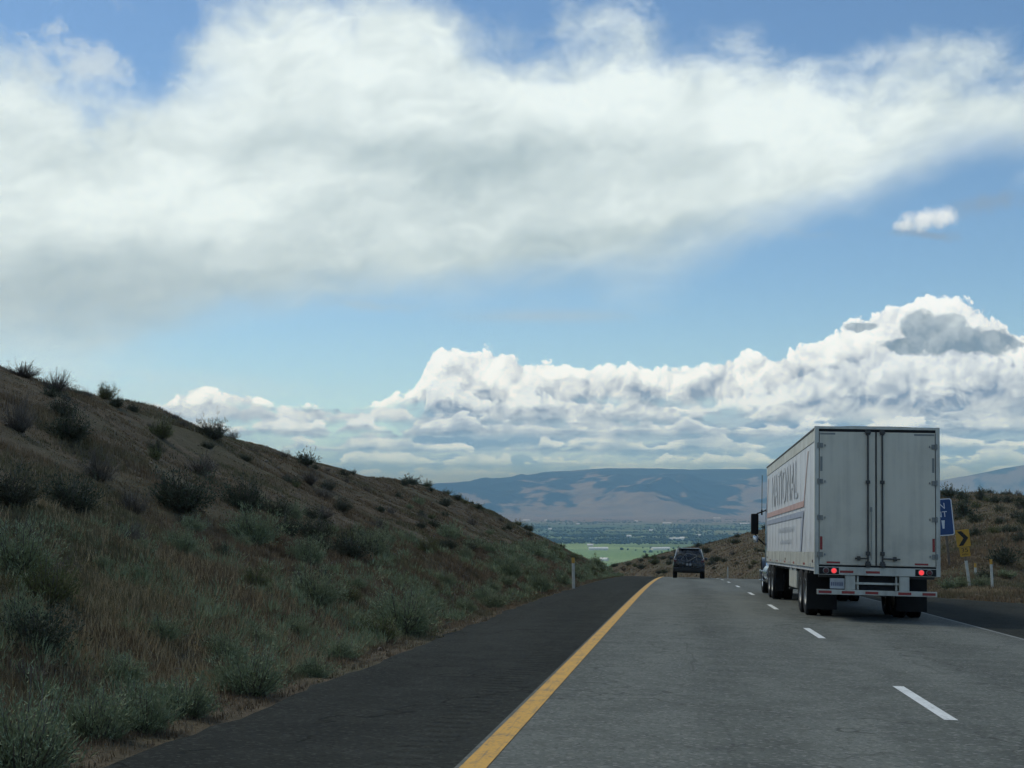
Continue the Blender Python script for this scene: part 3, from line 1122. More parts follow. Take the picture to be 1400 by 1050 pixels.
def shrub_arrays(seed, stems, per, leaf, wleaf, upright=0.5, open_=0.0, jit=0.05):
    """leaf triangles and stem ribbons of a rounded shrub, about 2 wide and 1.5 tall"""
    r = np.random.default_rng(seed)
    phi = r.uniform(0, 2 * np.pi, stems)
    tilt = np.arccos(1 - r.uniform(0, 1, stems) * (1 - np.cos(R(80))))
    lump = 1 + 0.22 * np.sin(phi * 3 + seed) + 0.14 * np.sin(phi * 5 + seed * 2.3)
    L = r.uniform(0.62, 1.08, stems) * lump * (1.28 - 0.28 * np.sin(tilt))
    d = np.stack([np.sin(tilt) * np.cos(phi), np.sin(tilt) * np.sin(phi), np.cos(tilt)], 1)
    base = np.stack([r.normal(0, .10, stems), r.normal(0, .10, stems), np.zeros(stems)], 1)
    up = np.array([0, 0, 1.0])

    def at(i, s):
        p = base[i] + d[i] * (L[i] * s)[:, None]
        p = p + up * (upright * 0.42 * (s ** 2) * L[i] * np.sin(tilt[i]))[:, None]
        p[:, :2] -= d[i, :2] * (upright * 0.18 * s ** 2 * L[i])[:, None]
        return p
    i = np.repeat(np.arange(stems), per)
    s = 1 - (1 - (0.30 + 0.4 * open_)) * r.uniform(0, 1, len(i)) ** 1.25
    c = at(i, s) + r.normal(0, jit, (len(i), 3))
    dirn = d[i] * 0.7 + up * upright + r.normal(0, 0.42, (len(i), 3))
    dirn /= np.linalg.norm(dirn, axis=1)[:, None]
    side = np.cross(dirn, r.normal(0, 1, (len(i), 3)))
    side /= np.linalg.norm(side, axis=1)[:, None]
    ln = leaf * r.uniform(0.6, 1.4, len(i))[:, None]
    wd = wleaf * r.uniform(0.7, 1.3, len(i))[:, None]
    V = np.stack([c - side * wd, c + side * wd, c + dirn * ln], 1).reshape(-1, 3)
    Fl = np.arange(len(V)).reshape(-1, 3)
    V[:, 2] = np.maximum(V[:, 2], -0.02)
    # stems: two crossed ribbons of three segments
    j = np.arange(stems)
    SV, SF = [], []
    ss_ = [0.0, 0.35, 0.7, 1.0]
    ring = []
    for q in ss_:
        p = at(j, np.full(stems, q))
        w = 0.020 * (1 - 0.75 * q)
        ring.append(p)
        a = np.stack([-np.sin(phi), np.cos(phi), np.zeros(stems)], 1) * w
        SV.append(p - a); SV.append(p + a)
    SVa = np.stack(SV, 1)                       # stems, 8, 3
    off = (np.arange(stems) * 8)[:, None]
    quads = np.array([[0, 1, 3, 2], [2, 3, 5, 4], [4, 5, 7, 6]])
    SFa = (quads[None] + off[:, :, None]).reshape(-1, 4)
    tri = np.concatenate([SFa[:, [0, 1, 2]], SFa[:, [0, 2, 3]]])
    return V, Fl, SVa.reshape(-1, 3), tri


KINDS = {}                                     # kind -> list of (hi foliage, hi branches, lo mesh)
for kind, mat, arg_hi, arg_lo in (
        ('sage', M_SAGE, dict(stems=240, per=34, leaf=0.095, wleaf=0.012, upright=0.6, jit=0.06), dict(stems=110, per=13, leaf=0.17, wleaf=0.030, upright=0.6)),
        ('dark', M_DARKLEAF, dict(stems=170, per=28, leaf=0.085, wleaf=0.017, upright=0.35, jit=0.07), dict(stems=90, per=14, leaf=0.15, wleaf=0.034, upright=0.3, jit=0.07)),
        ('twig', M_TWIG, dict(stems=190, per=12, leaf=0.15, wleaf=0.006, upright=0.4, open_=0.3), dict(stems=110, per=9, leaf=0.22, wleaf=0.010, upright=0.4, open_=0.3)),
        ('yellow', M_YELLOWLEAF, dict(stems=190, per=22, leaf=0.11, wleaf=0.013, upright=0.8), dict(stems=100, per=12, leaf=0.17, wleaf=0.026, upright=0.7))):
    lst = []
    for v in range(4):
        a = shrub_arrays(11 + 7 * v + len(kind), **arg_hi)
        b = shrub_arrays(71 + 5 * v + len(kind), **arg_lo)
        hi = np_mesh('shrub_foliage', a[0], a[1], [mat])
        br = np_mesh('shrub_branches', a[2], a[3], [M_TWIG])
        nf = len(b[0])
        lo = np_mesh('shrub', np.concatenate([b[0], b[2]]), np.concatenate([b[1], b[3] + nf]), [mat, M_TWIG], midx=np.r_[np.zeros(len(b[1])), np.ones(len(b[3]))])
        lst.append((hi, br, lo))
    KINDS[kind] = lst

NAMES = {'sage': 'sagebrush', 'dark': 'dark_shrub', 'twig': 'twiggy_shrub', 'yellow': 'rabbitbrush'}
count_k = {}


def shrub(kind, x, y, width, height, label, group):
    z = float(ground_z(x, y))
    v = KINDS[kind][count_k.get(kind, 0) % 4]
    count_k[kind] = count_k.get(kind, 0) + 1
    rz = random.uniform(0, 6.28)
    sc = (width / 2.0, width / 2.0 * random.uniform(.9, 1.1), height / 1.35)
    if math.hypot(x, y) < 55 and width > 0.45:
        root = empty(NAMES[kind], (x, y, z - 0.03), (0, 0, rz))
        root.scale = sc
        link(bpy.data.objects.new('foliage', v[0]), root)
        link(bpy.data.objects.new('branches', v[1]), root)
    else:
        root = link(bpy.data.objects.new(NAMES[kind], v[2]))
        root.location = (x, y, z - 0.03)
        root.rotation_euler = (0, 0, rz)
        root.scale = sc
    tag(root, label, 'shrub', group)
    return root


def at_pixel(px, py):
    """ground under a pixel; a pixel just above the skyline is lowered until it meets the hill"""
    for k in range(60):
        h = on_ground(px, py + k)
        if h is not None and h[1] < 330:
            return h
    return None


L_, SKY, TOE = 'shrubs on the left hillside', 'shrubs along the left skyline', 'sagebrush along the left shoulder'
PLACED = [
    # px, py of the foot; width and height in photo pixels; kind; label; group
    (78, 536, 52, 32, 'twig', 'bare spiky shrub highest on the left skyline', SKY),
    (30, 516, 70, 22, 'twig', 'low spiky brush on the skyline at the left edge of the picture', SKY),
    (158, 556, 26, 18, 'dark', 'small dark upright shrub on the left skyline below the spiky shrub', SKY),
    (182, 563, 22, 14, 'dark', 'second small dark shrub on the left skyline, touching the upright one', SKY),
    (250, 584, 26, 14, 'twig', 'thin leafless shrub on the skyline just left of the open dark bush', SKY),
    (291, 600, 50, 32, 'dark', 'open branching dark bush standing out against the cloud on the left skyline', SKY),
    (418, 636, 34, 22, 'dark', 'dense round dark bush midway down the left skyline', SKY),
    (388, 626, 22, 14, 'twig', 'leafless tuft on the skyline beside the dense round dark bush', SKY),
    (470, 650, 20, 10, 'dark', 'low dark tuft on the skyline below the round dark bush', SKY),
    (553, 664, 14, 12, 'dark', 'small dark bump of a bush on the middle of the left skyline', SKY),
    (588, 672, 14, 10, 'dark', 'tiny dark bush on the skyline where the far mountains begin', SKY),
    (625, 684, 18, 11, 'dark', 'small dark bush on the skyline before the blue mountains', SKY),
    (653, 696, 22, 9, 'dark', 'low dark brush on the skyline before the tan foothills', SKY),
    (94, 604, 66, 44, 'dark', 'large dark shrub high on the left slope under the spiky skyline shrub', L_),
    (134, 660, 62, 50, 'twig', 'large grey twiggy shrub on the upper left slope', L_),
    (25, 590, 60, 50, 'twig', 'grey twiggy shrub by the left edge below the skyline', L_),
    (246, 700, 100, 66, 'dark', 'largest dark shrub thicket in the middle of the left slope', L_),
    (333, 700, 74, 52, 'dark', 'dark shrub thicket right of the largest one on the left slope', L_),
    (275, 650, 60, 34, 'twig', 'grey shrub above the dark thickets on the left slope', L_),
    (430, 742, 54, 44, 'dark', 'green-dark bush in the middle of the left slope, right of the thickets', L_),
    (392, 735, 40, 38, 'dark', 'dark bush touching the left side of the green-dark bush', L_),
    (467, 700, 30, 22, 'dark', 'compact dark bush alone on the smooth upper slope', L_),
    (304, 760, 24, 22, 'dark', 'small black-looking bush below the dark thickets', L_),
    (181, 704, 54, 40, 'twig', 'pale grey leafless shrub left of the largest dark thicket', L_),
    (195, 796, 34, 30, 'sage', 'rounded sagebrush halfway up the slope above the yellow grass', L_),
    (139, 780, 28, 22, 'sage', 'small sagebrush left of the rounded one above the yellow grass', L_),
    (440, 796, 30, 24, 'dark', 'dark rounded bush low on the slope above the shoulder sagebrush', L_),
    (410, 812, 40, 26, 'sage', 'pale sagebrush below the dark rounded bush low on the slope', L_),
    (404, 666, 14, 11, 'yellow', 'tiny yellowish bush high on the smooth slope', L_),
    (211, 628, 26, 18, 'yellow', 'yellow-green bush high on the left slope', L_),
    (37, 742, 44, 34, 'twig', 'brown twiggy shrub at the left edge, halfway up the slope', L_),
    (520, 700, 16, 12, 'dark', 'small dark bush on the smooth slope below the skyline', L_),
    (575, 722, 20, 12, 'dark', 'small dark bush on the far part of the left slope', L_),
    (640, 752, 26, 14, 'dark', 'low dark bush near the far foot of the left slope', L_),
    (45, 892, 98, 84, 'dark', 'big dark rounded sagebrush at the left edge of the picture', TOE),
    (28, 1062, 150, 120, 'sage', 'large sagebrush cut by the bottom left corner', TOE),
    (130, 1012, 100, 78, 'sage', 'broad sagebrush beside the bottom left corner', TOE),
    (196, 1002, 96, 74, 'sage', 'leafy sagebrush at the gravel edge near the bottom', TOE),
    (252, 982, 84, 62, 'sage', 'sagebrush next to the gravel edge, second from the bottom', TOE),
    (340, 950, 100, 74, 'sage', 'widest sagebrush in the row beside the shoulder', TOE),
    (306, 905, 66, 46, 'sage', 'sagebrush just behind the widest one', TOE),
    (165, 936, 70, 44, 'sage', 'sagebrush behind the bottom row, in front of the yellow grass', TOE),
    (430, 926, 52, 36, 'sage', 'neat round sagebrush right of the widest one', TOE),
    (461, 902, 60, 34, 'sage', 'sagebrush at the shoulder edge beyond the neat round one', TOE),
    (405, 868, 44, 28, 'sage', 'grey-green sagebrush behind the shoulder row', TOE),
    (350, 880, 48, 30, 'sage', 'low sagebrush between the yellow grass and the shoulder row', TOE),
    (605, 848, 30, 15, 'dark', 'small dark sagebrush close to the far shoulder edge', TOE),
    (550, 856, 28, 20, 'sage', 'small sagebrush at the shoulder, nearer than the small dark one', TOE),
    (487, 806, 30, 20, 'sage', 'pale sagebrush at the foot of the slope, middle distance', TOE),
    (536, 800, 26, 16, 'sage', 'small pale sagebrush at the foot of the slope, farther on', TOE),
    (32, 932, 60, 36, 'twig', 'grey twiggy clump under the big dark sagebrush', TOE),
    (690, 800, 30, 16, 'sage', 'sagebrush by the road edge shortly before the left marker post', TOE),
    (655, 815, 26, 14, 'sage', 'small sagebrush at the road edge left of the marker post', TOE),
    # right-hand side
    (1297, 680, 24, 20, 'dark', 'round dark bush on the right skyline, touching the trailer', 'shrubs on the right hillside'),
    (1316, 684, 22, 16, 'dark', 'dark bush on the right skyline, next right from the trailer', 'shrubs on the right hillside'),
    (1341, 684, 20, 18, 'dark', 'pointed dark bush in the middle of the right skyline', 'shrubs on the right hillside'),
    (1361, 688, 22, 13, 'dark', 'low dark bush on the right skyline right of the pointed one', 'shrubs on the right hillside'),
    (1378, 688, 18, 15, 'dark', 'dark bush on the right skyline near the picture edge', 'shrubs on the right hillside'),
    (1397, 694, 22, 14, 'dark', 'dark bush on the right skyline cut by the picture edge', 'shrubs on the right hillside'),
    (1318, 706, 34, 24, 'dark', 'broad dark bush on the slope above the blue sign', 'shrubs on the right hillside'),
    (1372, 772, 44, 32, 'dark', 'largest dark bush on the right slope, right of the arrow sign', 'shrubs on the right hillside'),
    (1347, 792, 26, 18, 'dark', 'dark bush between the two yellow-topped posts', 'shrubs on the right hillside'),
    (1396, 742, 26, 20, 'dark', 'dark bush on the right slope at the picture edge', 'shrubs on the right hillside'),
    (1297, 806, 32, 18, 'sage', 'sagebrush on the gore island beside the trailer', 'sagebrush on the gore island'),
    (1313, 803, 30, 17, 'sage', 'sagebrush left of the arrow sign post', 'sagebrush on the gore island'),
    (1342, 802, 34, 17, 'sage', 'sagebrush right of the arrow sign post', 'sagebrush on the gore island'),
    (1375, 790, 30, 12, 'sage', 'low sagebrush right of the yellow-topped post, by the ramp', 'sagebrush on the gore island'),
]
for px, py, w, h, kind, lab, grp in PLACED:
    hit = at_pixel(px, py)
    if hit is None:
        continue
    dist = math.hypot(hit[0], hit[1])
    big_ = 1.22 if grp == TOE else 1.0
    shrub(kind, hit[0], hit[1], w * big_ / F_PX * dist, max(h * (0.92 if grp == TOE else 1.0) / F_PX * dist, 0.12), lab, grp)

# the smaller ones between, which nothing tells apart
taken = [o.location.copy() for o in C.objects if o.get('category') == 'shrub']
FILL = [
    ('left', 78, (-20, -6.5), (16, 120), (0.4, 1.0), {'dark': .45, 'twig': .35, 'yellow': .1, 'sage': .1}, L_),
    ('toe', 84, (-9.0, -4.4), (10.5, 105), (0.45, 1.15), {'sage': .85, 'yellow': .15}, TOE),
    ('right', 72, (-12, 52), (95, 285), (0.7, 1.9), {'dark': .75, 'twig': .15, 'yellow': .1}, 'shrubs on the right hillside'),
]
LOOK = {'dark': 'small dark shrub', 'twig': 'small grey leafless shrub', 'yellow': 'small yellow-green bush', 'sage': 'small grey-green sagebrush'}
MARKS = {
    'left': [((78, 520), 'the spiky skyline shrub'), ((291, 590), 'the open branching skyline bush'), ((418, 628), 'the round dark skyline bush'), ((246, 675), 'the largest dark thicket'),
             ((430, 722), 'the green-dark bush'), ((467, 690), 'the compact dark bush'), ((195, 783), 'the rounded mid-slope sagebrush'), ((440, 785), 'the dark rounded low bush'),
             ((553, 660), 'the mid-skyline dark bump'), ((640, 747), 'the far low dark bush'), ((37, 725), 'the brown twiggy edge shrub'), ((784, 785), 'the left marker post'), ((45, 855), 'the big dark edge sagebrush')],
    'toe': [((45, 855), 'the big dark edge sagebrush'), ((252, 955), 'the second sagebrush from the bottom'), ((340, 920), 'the widest roadside sagebrush'), ((430, 910), 'the neat round sagebrush'),
            ((605, 842), 'the small dark roadside sagebrush'), ((487, 797), 'the pale slope-foot sagebrush'), ((784, 800), 'the left marker post'), ((515, 868), 'the white paper scrap'), ((690, 795), 'the sagebrush before the left post')],
    'right': [((940, 770), 'the dark car'), ((1034, 722), 'the truck mirror'), ((995, 780), 'the plain white post'), ((1297, 700), 'the blue sign'), ((1318, 735), 'the arrow sign'), ((1372, 757), 'the largest right-slope bush'),
              ((1341, 675), 'the pointed skyline bush'), ((1397, 688), 'the skyline bush at the picture edge'), ((870, 772), 'the end of the yellow line')]}
ORD = ['nearest', 'second', 'third', 'fourth', 'fifth', 'sixth', 'seventh', 'eighth', 'ninth', 'tenth', 'eleventh', 'twelfth', 'thirteenth', 'fourteenth', 'fifteenth', 'sixteenth', 'seventeenth', 'eighteenth']
small = []
for zone, n, tx_, ty_, sz, mix_, grp in FILL:
    made, tries = 0, 0
    while made < n and tries < 6000:
        tries += 1
        y = math.exp(random.uniform(math.log(ty_[0]), math.log(ty_[1])))
        x = random.uniform(*tx_) + (float(road_x(y)) if zone != 'right' else 0)
        if zone == 'right' and x - float(road_x(y)) < 12:
            continue
        z = float(ground_z(x, y))
        px, py = project(x, y, z)
        if not (-10 < px < 1410 and py < 1060):
            continue
        if zone == 'right' and 1052 < px < 1286:
            continue
        h = on_ground(px, py - 1.5)
        if h is not None and h[1] < y - 4:
            continue                            # hidden behind a fold of the hill
        w = random.uniform(*sz) * random.uniform(.7, 1.25)
        if any((p.x - x) ** 2 + (p.y - y) ** 2 < (0.55 + w * .5) ** 2 for p in taken):
            continue
        kind = random.choices(list(mix_), list(mix_.values()))[0]
        o = shrub(kind, x, y, w, w * random.uniform(.5, .75), '', grp + ', the small ones')
        taken.append(o.location.copy())
        small.append((o, zone, kind, px, py))
        made += 1
seen = {}
for o, zone, kind, px, py in small:
    (mx, my), what = min(MARKS[zone], key=lambda m: (m[0][0] - px) ** 2 + (m[0][1] - py) ** 2)
    dx, dy = px - mx, py - my
    way = ('right of' if dx > 0 else 'left of') if abs(dx) > abs(dy) else ('below' if dy > 0 else 'above')
    seen.setdefault((kind, way, what), []).append((dx * dx + dy * dy, o))
for (kind, way, what), lst in seen.items():
    lst.sort(key=lambda q: q[0])
    for k, (_, o) in enumerate(lst):
        o['label'] = '%s%s %s %s' % ((ORD[k] + ' ') if len(lst) > 1 else '', LOOK[kind], way, what)


# ------------------------------------------------------------------ dry grass: one mass of blades
def m_grass(gg, b):
    p = pos(gg)
    n1 = gg.noise(p, scale=0.16, detail=4, rough=0.6)
    n2 = gg.noise(p, scale=1.3, detail=4, rough=0.6)
    n3 = gg.noise(p, scale=9.0, detail=2, rough=0.6)
    c = gg.mix(gg.ss(n2, 0.34, 0.66), (0.140, 0.098, 0.062), (0.245, 0.176, 0.108))
    c = gg.mix(gg.ss(n1, 0.47, 0.60) * 0.75, c, (0.135, 0.135, 0.072))
    c = gg.mix(gg.ss(n3, 0.55, 0.72) * 0.5, c, (0.38, 0.30, 0.175))
    gg.put(b.inputs['Base Color'], c)
    b.inputs['Roughness'].default_value = 0.85
    b.inputs['Specular IOR Level'].default_value = 0.2


M_GRASS = material('dry_grass', m_grass)


def blades(x, y, tall, per, spread, r):
    n = len(x)
    x, y, tall = np.repeat(x, per), np.repeat(y, per), np.repeat(tall, per)
    x = x + r.normal(0, spread, n * per); y = y + r.normal(0, spread, n * per)
    z = ground_z(x, y) - 0.02
    dist = np.hypot(x, y)
    h = tall * r.uniform(0.5, 1.25, n * per)
    w = 0.0035 + 0.00022 * dist
    a = r.uniform(0, 2 * np.pi, n * per)
    lean = r.uniform(0.05, 0.55, n * per) * h
    b0 = np.stack([x - w * np.sin(a), y + w * np.cos(a), z], 1)
    b1 = np.stack([x + w * np.sin(a), y - w * np.cos(a), z], 1)
    la = r.uniform(0, 2 * np.pi, n * per)
    tip = np.stack([x + lean * np.cos(la), y + lean * np.sin(la), z + h], 1)
    return np.stack([b0, b1, tip], 1).reshape(-1, 3)


def scatter(n, y0, y1, t0, t1, bias, r):
    y = np.exp(r.uniform(np.log(y0), np.log(y1), n))
    t = t0 + (t1 - t0) * r.uniform(0, 1, n) ** bias
    return t + road_x(y), y


r = np.random.default_rng(21)
parts = []
x, y = scatter(90000, 9.0, 150.0, -4.0, -26.0, 1.15, r)
keep = (fbm(x / 3.1, y / 3.1, 3) > -0.38) & ((-(x - road_x(y)) - 4.0) > 0.7 * r.uniform(0, 1, len(x)) ** 2)
x, y = x[keep], y[keep]
parts.append(blades(x, y, (0.05 + 0.13 * np.clip(fbm(x / 4, y / 4, 2) + .35, 0, 1.4) ** 1.5) * (0.45 + 0.55 * sstep(-(x - road_x(y)), 5.5, 8.5)), 9, 0.10, r))
x, y = scatter(26000, 8.5, 110.0, -3.85, -8.5, 0.9, r)
parts.append(blades(x, y, 0.07 + 0.11 * r.uniform(0, 1, len(x)) * sstep(-(x - road_x(y)), 3.8, 5.5), 9, 0.07, r))
# taller pale grass above the shoulder row
x, y = scatter(22000, 78, 290, 10.5, 66, 1.0, r)
parts.append(blades(x, y, np.full(len(x), 0.26), 6, 0.35, r))
x = r.uniform(8.6, 22, 9000); y = r.uniform(47, 95, 9000)
ok_ = (x > paved_right(y) + 0.15) & (ramp_dist(x, y) > 0.15)
x, y = x[ok_], y[ok_]
parts.append(blades(x, y, 0.10 + 0.12 * np.clip(fbm(x / 2, y / 2, 2) + .4, 0, 1.4), 10, 0.10, r))
V = np.concatenate(parts)
o = link(bpy.data.objects.new('dry_grass', np_mesh('dry_grass', V, np.arange(len(V)).reshape(-1, 3), [M_GRASS])))
tag(o, 'dry brown bunch grass covering the hillsides', 'grass', kind='stuff')

# tall straw-coloured grass in patches above the roadside sagebrush
def m_straw(gg, b):
    n = gg.noise(pos(gg), scale=3.0, detail=3, rough=0.6)
    gg.put(b.inputs['Base Color'], gg.mix(gg.ss(n, 0.3, 0.7), (0.25, 0.18, 0.095), (0.44, 0.34, 0.19)))
    b.inputs['Roughness'].default_value = 0.8


parts = []
for (px, py, rad, n, tall) in ((215, 905, 1.2, 900, .24), (120, 880, 0.8, 350, .22), (290, 870, 0.8, 300, .20), (70, 730, 2.0, 600, .22), (180, 750, 1.8, 400, .20),
                               (330, 820, 1.4, 600, .24), (500, 850, 1.3, 500, .2), (260, 1005, .5, 260, .16), (400, 952, .5, 240, .16), (520, 895, .5, 220, .15), (620, 860, .6, 220, .15), (1340, 808, 1.0, 500, .18)):
    c0 = at_pixel(px, py)
    x, y = c0[0] + r.normal(0, rad, n), c0[1] + r.normal(0, rad * 1.4, n)
    ok_ = (x - road_x(y) < -4.3) | ((x > paved_right(y) + 0.2) & (ramp_dist(x, y) > 0.2))
    parts.append(blades(x[ok_], y[ok_], np.full(ok_.sum(), tall * 0.8), 5, 0.07, r))
V = np.concatenate(parts)
o = link(bpy.data.objects.new('straw_grass', np_mesh('straw_grass', V, np.arange(len(V)).reshape(-1, 3), [material('straw', m_straw)])))
tag(o, 'tall straw-coloured grass in patches behind the roadside sagebrush', 'grass', kind='stuff')

# low green forbs and sage seedlings along the foot of the slope, too many to count
x, y = scatter(2300, 9.0, 120.0, -4.3, -8.2, 1.2, r)
keep = fbm(x / 2.2 + 5, y / 2.2, 3) > 0.02
x, y = x[keep], y[keep]
nlf = 48
xx, yy = np.repeat(x, nlf), np.repeat(y, nlf)
sz_ = np.repeat(r.uniform(0.10, 0.26, len(x)), nlf)
dv = r.normal(0, 1, (len(xx), 3)); dv[:, 2] = np.abs(dv[:, 2]) * 1.2
dv /= np.linalg.norm(dv, axis=1)[:, None]
cc = np.stack([xx, yy, np.repeat(ground_z(x, y), nlf)], 1) + dv * (sz_ * r.uniform(.35, 1, len(xx)))[:, None]
sd = np.cross(dv, r.normal(0, 1, (len(xx), 3))); sd /= np.linalg.norm(sd, axis=1)[:, None]
wl = (0.0028 + 0.00013 * yy)[:, None]
V = np.stack([cc - sd * wl, cc + sd * wl, cc + (dv + [0, 0, .6]) * (0.05 + 0.0004 * yy)[:, None]], 1).reshape(-1, 3)
o = link(bpy.data.objects.new('sage_seedlings', np_mesh('sage_seedlings', V, np.arange(len(V)).reshape(-1, 3), [M_SAGE])))
tag(o, 'low grey-green seedlings carpeting the foot of the left slope', 'ground cover', kind='stuff')

# loose stones on the bare patches
M_STONE = simple('pale_stone', (0.15, 0.13, 0.108), 0.9, dirt=0.5, scale=3.0, spec=0.2)
x, y = scatter(700, 9.0, 90.0, -3.9, -20.0, 0.8, r)
V, Fc = [], []
for i in range(len(x)):
    s = r.uniform(0.015, 0.05) * (1.8 if r.random() < .06 else 1)
    q = iv * r.uniform(.7, 1.3, (len(iv), 1)) * np.array([s, s * 1.2, s * 0.7])
    V.append(q + np.array([x[i], y[i], float(ground_z(x[i], y[i])) + s * 0.25])); Fc.append(iff + i * len(iv))
o = link(bpy.data.objects.new('loose_stones', np_mesh('loose_stones', np.concatenate(V), np.concatenate(Fc), [M_STONE])))
tag(o, 'loose pale stones scattered on the left slope', 'stones', kind='stuff')

# ================================================================== vehicles
def m_trailer(rgb, streak=0.35):
    """white trailer skin with road film and rain streaks"""
    def fn(gg, b):
        p = objc(gg)
        px, py, pz = gg.sep(p)
        s = gg.noise(gg.xyz(px * 9.0, py * 9.0, pz * 0.5), scale=1.0, detail=5, rough=0.6)
        n = gg.noise(p, scale=1.6, detail=5, rough=0.6)
        film = gg.ss(pz, 2.6, 1.0) * 0.30
        k = gg.ss(s * 0.55 + n * 0.45, 0.42, 0.70) * streak + film * gg.ss(n, 0.3, 0.7)
        gg.put(b.inputs['Base Color'], gg.mix(k.clamp(), rgb, (0.20, 0.195, 0.175)))
        gg.put(b.inputs['Roughness'], gg.ss(n, 0.3, 0.7, 0.35, 0.6))
        bump(gg, b, n, 0.15, 0.02)
    return fn


M_TSIDE = material('trailer_side_white', m_trailer((0.70, 0.72, 0.74), 0.28))
M_TREAR = material('trailer_door_grey_white', m_trailer((0.64, 0.60, 0.49), 0.22))
M_TRAIL = material('trailer_rail', m_trailer((0.58, 0.58, 0.51), 0.40))
M_BLACK = simple('black_rubber', (0.016, 0.016, 0.017), 0.75, dirt=0.4, spec=0.3)
M_TYRE = simple('tyre_rubber', (0.020, 0.020, 0.021), 0.85, dirt=0.5, scale=9, spec=0.25)
M_STEEL = simple('grimy_steel', (0.07, 0.07, 0.068), 0.6, metal=0.3, dirt=0.6)
M_RIM = simple('pale_wheel_rim', (0.34, 0.34, 0.33), 0.45, metal=0.6, dirt=0.5)
M_CHROME = simple('chrome', (0.72, 0.73, 0.74), 0.18, metal=1.0, dirt=0.15)
M_REDTAPE = simple('red_reflective_tape', (0.30, 0.035, 0.030), 0.45, dirt=0.4)
M_GREYTAPE = simple('aged_grey_tape', (0.24, 0.25, 0.235), 0.6, dirt=0.3)
M_DARKLENS = simple('unlit_red_lens', (0.10, 0.012, 0.014), 0.25, dirt=0.2)
M_REDSTRIPE = simple('faded_red_vinyl', (0.58, 0.37, 0.33), 0.5, dirt=0.3, scale=2)
M_BLUESTRIPE = simple('faded_blue_vinyl', (0.37, 0.41, 0.50), 0.5, dirt=0.25, scale=2)
M_GREYLETTER = simple('faded_grey_vinyl', (0.575, 0.61, 0.64), 0.5, dirt=0.2, scale=2)
M_CAB = simple('dark_blue_cab_paint', (0.030, 0.055, 0.105), 0.3, dirt=0.3, coat=0.4)
M_PLATE = simple('licence_plate', (0.46, 0.48, 0.50), 0.45, dirt=0.4)
M_PLATEINK = simple('licence_ink', (0.10, 0.12, 0.20), 0.5)


def m_glow(rgb, k):
    def fn(gg, b):
        gg.put(b.inputs['Base Color'], rgb)
        gg.put(b.inputs['Emission Color'], rgb)
        b.inputs['Emission Strength'].default_value = k
        b.inputs['Roughness'].default_value = 0.3
    return fn


M_LIT = material('lit_red_lamp', m_glow((0.95, 0.055, 0.060), 0.85))
M_LITCORE = material('lit_lamp_core', m_glow((1.0, 0.28, 0.26), 1.1))


def m_glass(gg, b):
    gg.put(b.inputs['Base Color'], (0.014, 0.017, 0.019))
    b.inputs['Roughness'].default_value = 0.08
    b.inputs['Specular IOR Level'].default_value = 0.55


M_GLASS = material('tinted_glass', m_glass)


def text_mesh(name, body, mat, height, width=None, extrude=0.002, spacing=1.0, align='CENTER'):
    cu = bpy.data.curves.new(name, 'FONT')
    cu.body = body
    cu.size = 1.0
    cu.align_x = align
    cu.align_y = 'CENTER'
    cu.extrude = 0.0
    cu.space_character = spacing
    ob = bpy.data.objects.new(name, cu)
    C.objects.link(ob)
    bpy.context.view_layer.update()
    me = bpy.data.meshes.new_from_object(ob)
    bpy.data.objects.remove(ob)
    bpy.data.curves.remove(cu)
    co = np.empty(len(me.vertices) * 3)
    me.vertices.foreach_get('co', co)
    co = co.reshape(-1, 3)
    lo, hi = co.min(0), co.max(0)
    sy_ = height / (hi[1] - lo[1])
    sx_ = sy_ if width is None else width / (hi[0] - lo[0])
    mid = (lo + hi) / 2
    co[:, 1] = (co[:, 1] - mid[1]) * sy_
    co[:, 0] = (co[:, 0] - (mid[0] if align == 'CENTER' else hi[0])) * sx_
    me.vertices.foreach_set('co', co.ravel())
    b = bmesh.new()
    b.from_mesh(me)
    ret = bmesh.ops.extrude_face_region(b, geom=b.faces[:])
    for v in ret['geom']:
        if isinstance(v, bmesh.types.BMVert):
            v.co.z += extrude
    bmesh.ops.recalc_face_normals(b, faces=b.faces[:])
    b.to_mesh(me); b.free()
    me.materials.clear()
    me.materials.append(mat)
    me.update()
    return me


def road_frame(y, t, yaw=0.0, roll_extra=0.0):
    """matrix of something standing on the carriageway, pointing down the road"""
    x = float(road_x(y)) + t
    gr = (float(road_z(y + 1)) - float(road_z(y - 1))) / 2
    f = Vector((math.sin(-yaw), math.cos(yaw), gr)).normalized()
    rgt = Vector((math.cos(yaw), math.sin(yaw), -CROSS - roll_extra))
    rgt = (rgt - f * rgt.dot(f)).normalized()
    u = rgt.cross(f)
    m = Matrix((rgt, f, u)).transposed().to_4x4()
    m.translation = Vector((x, y, float(deck_z(x, y)) + 0.004))
    return m


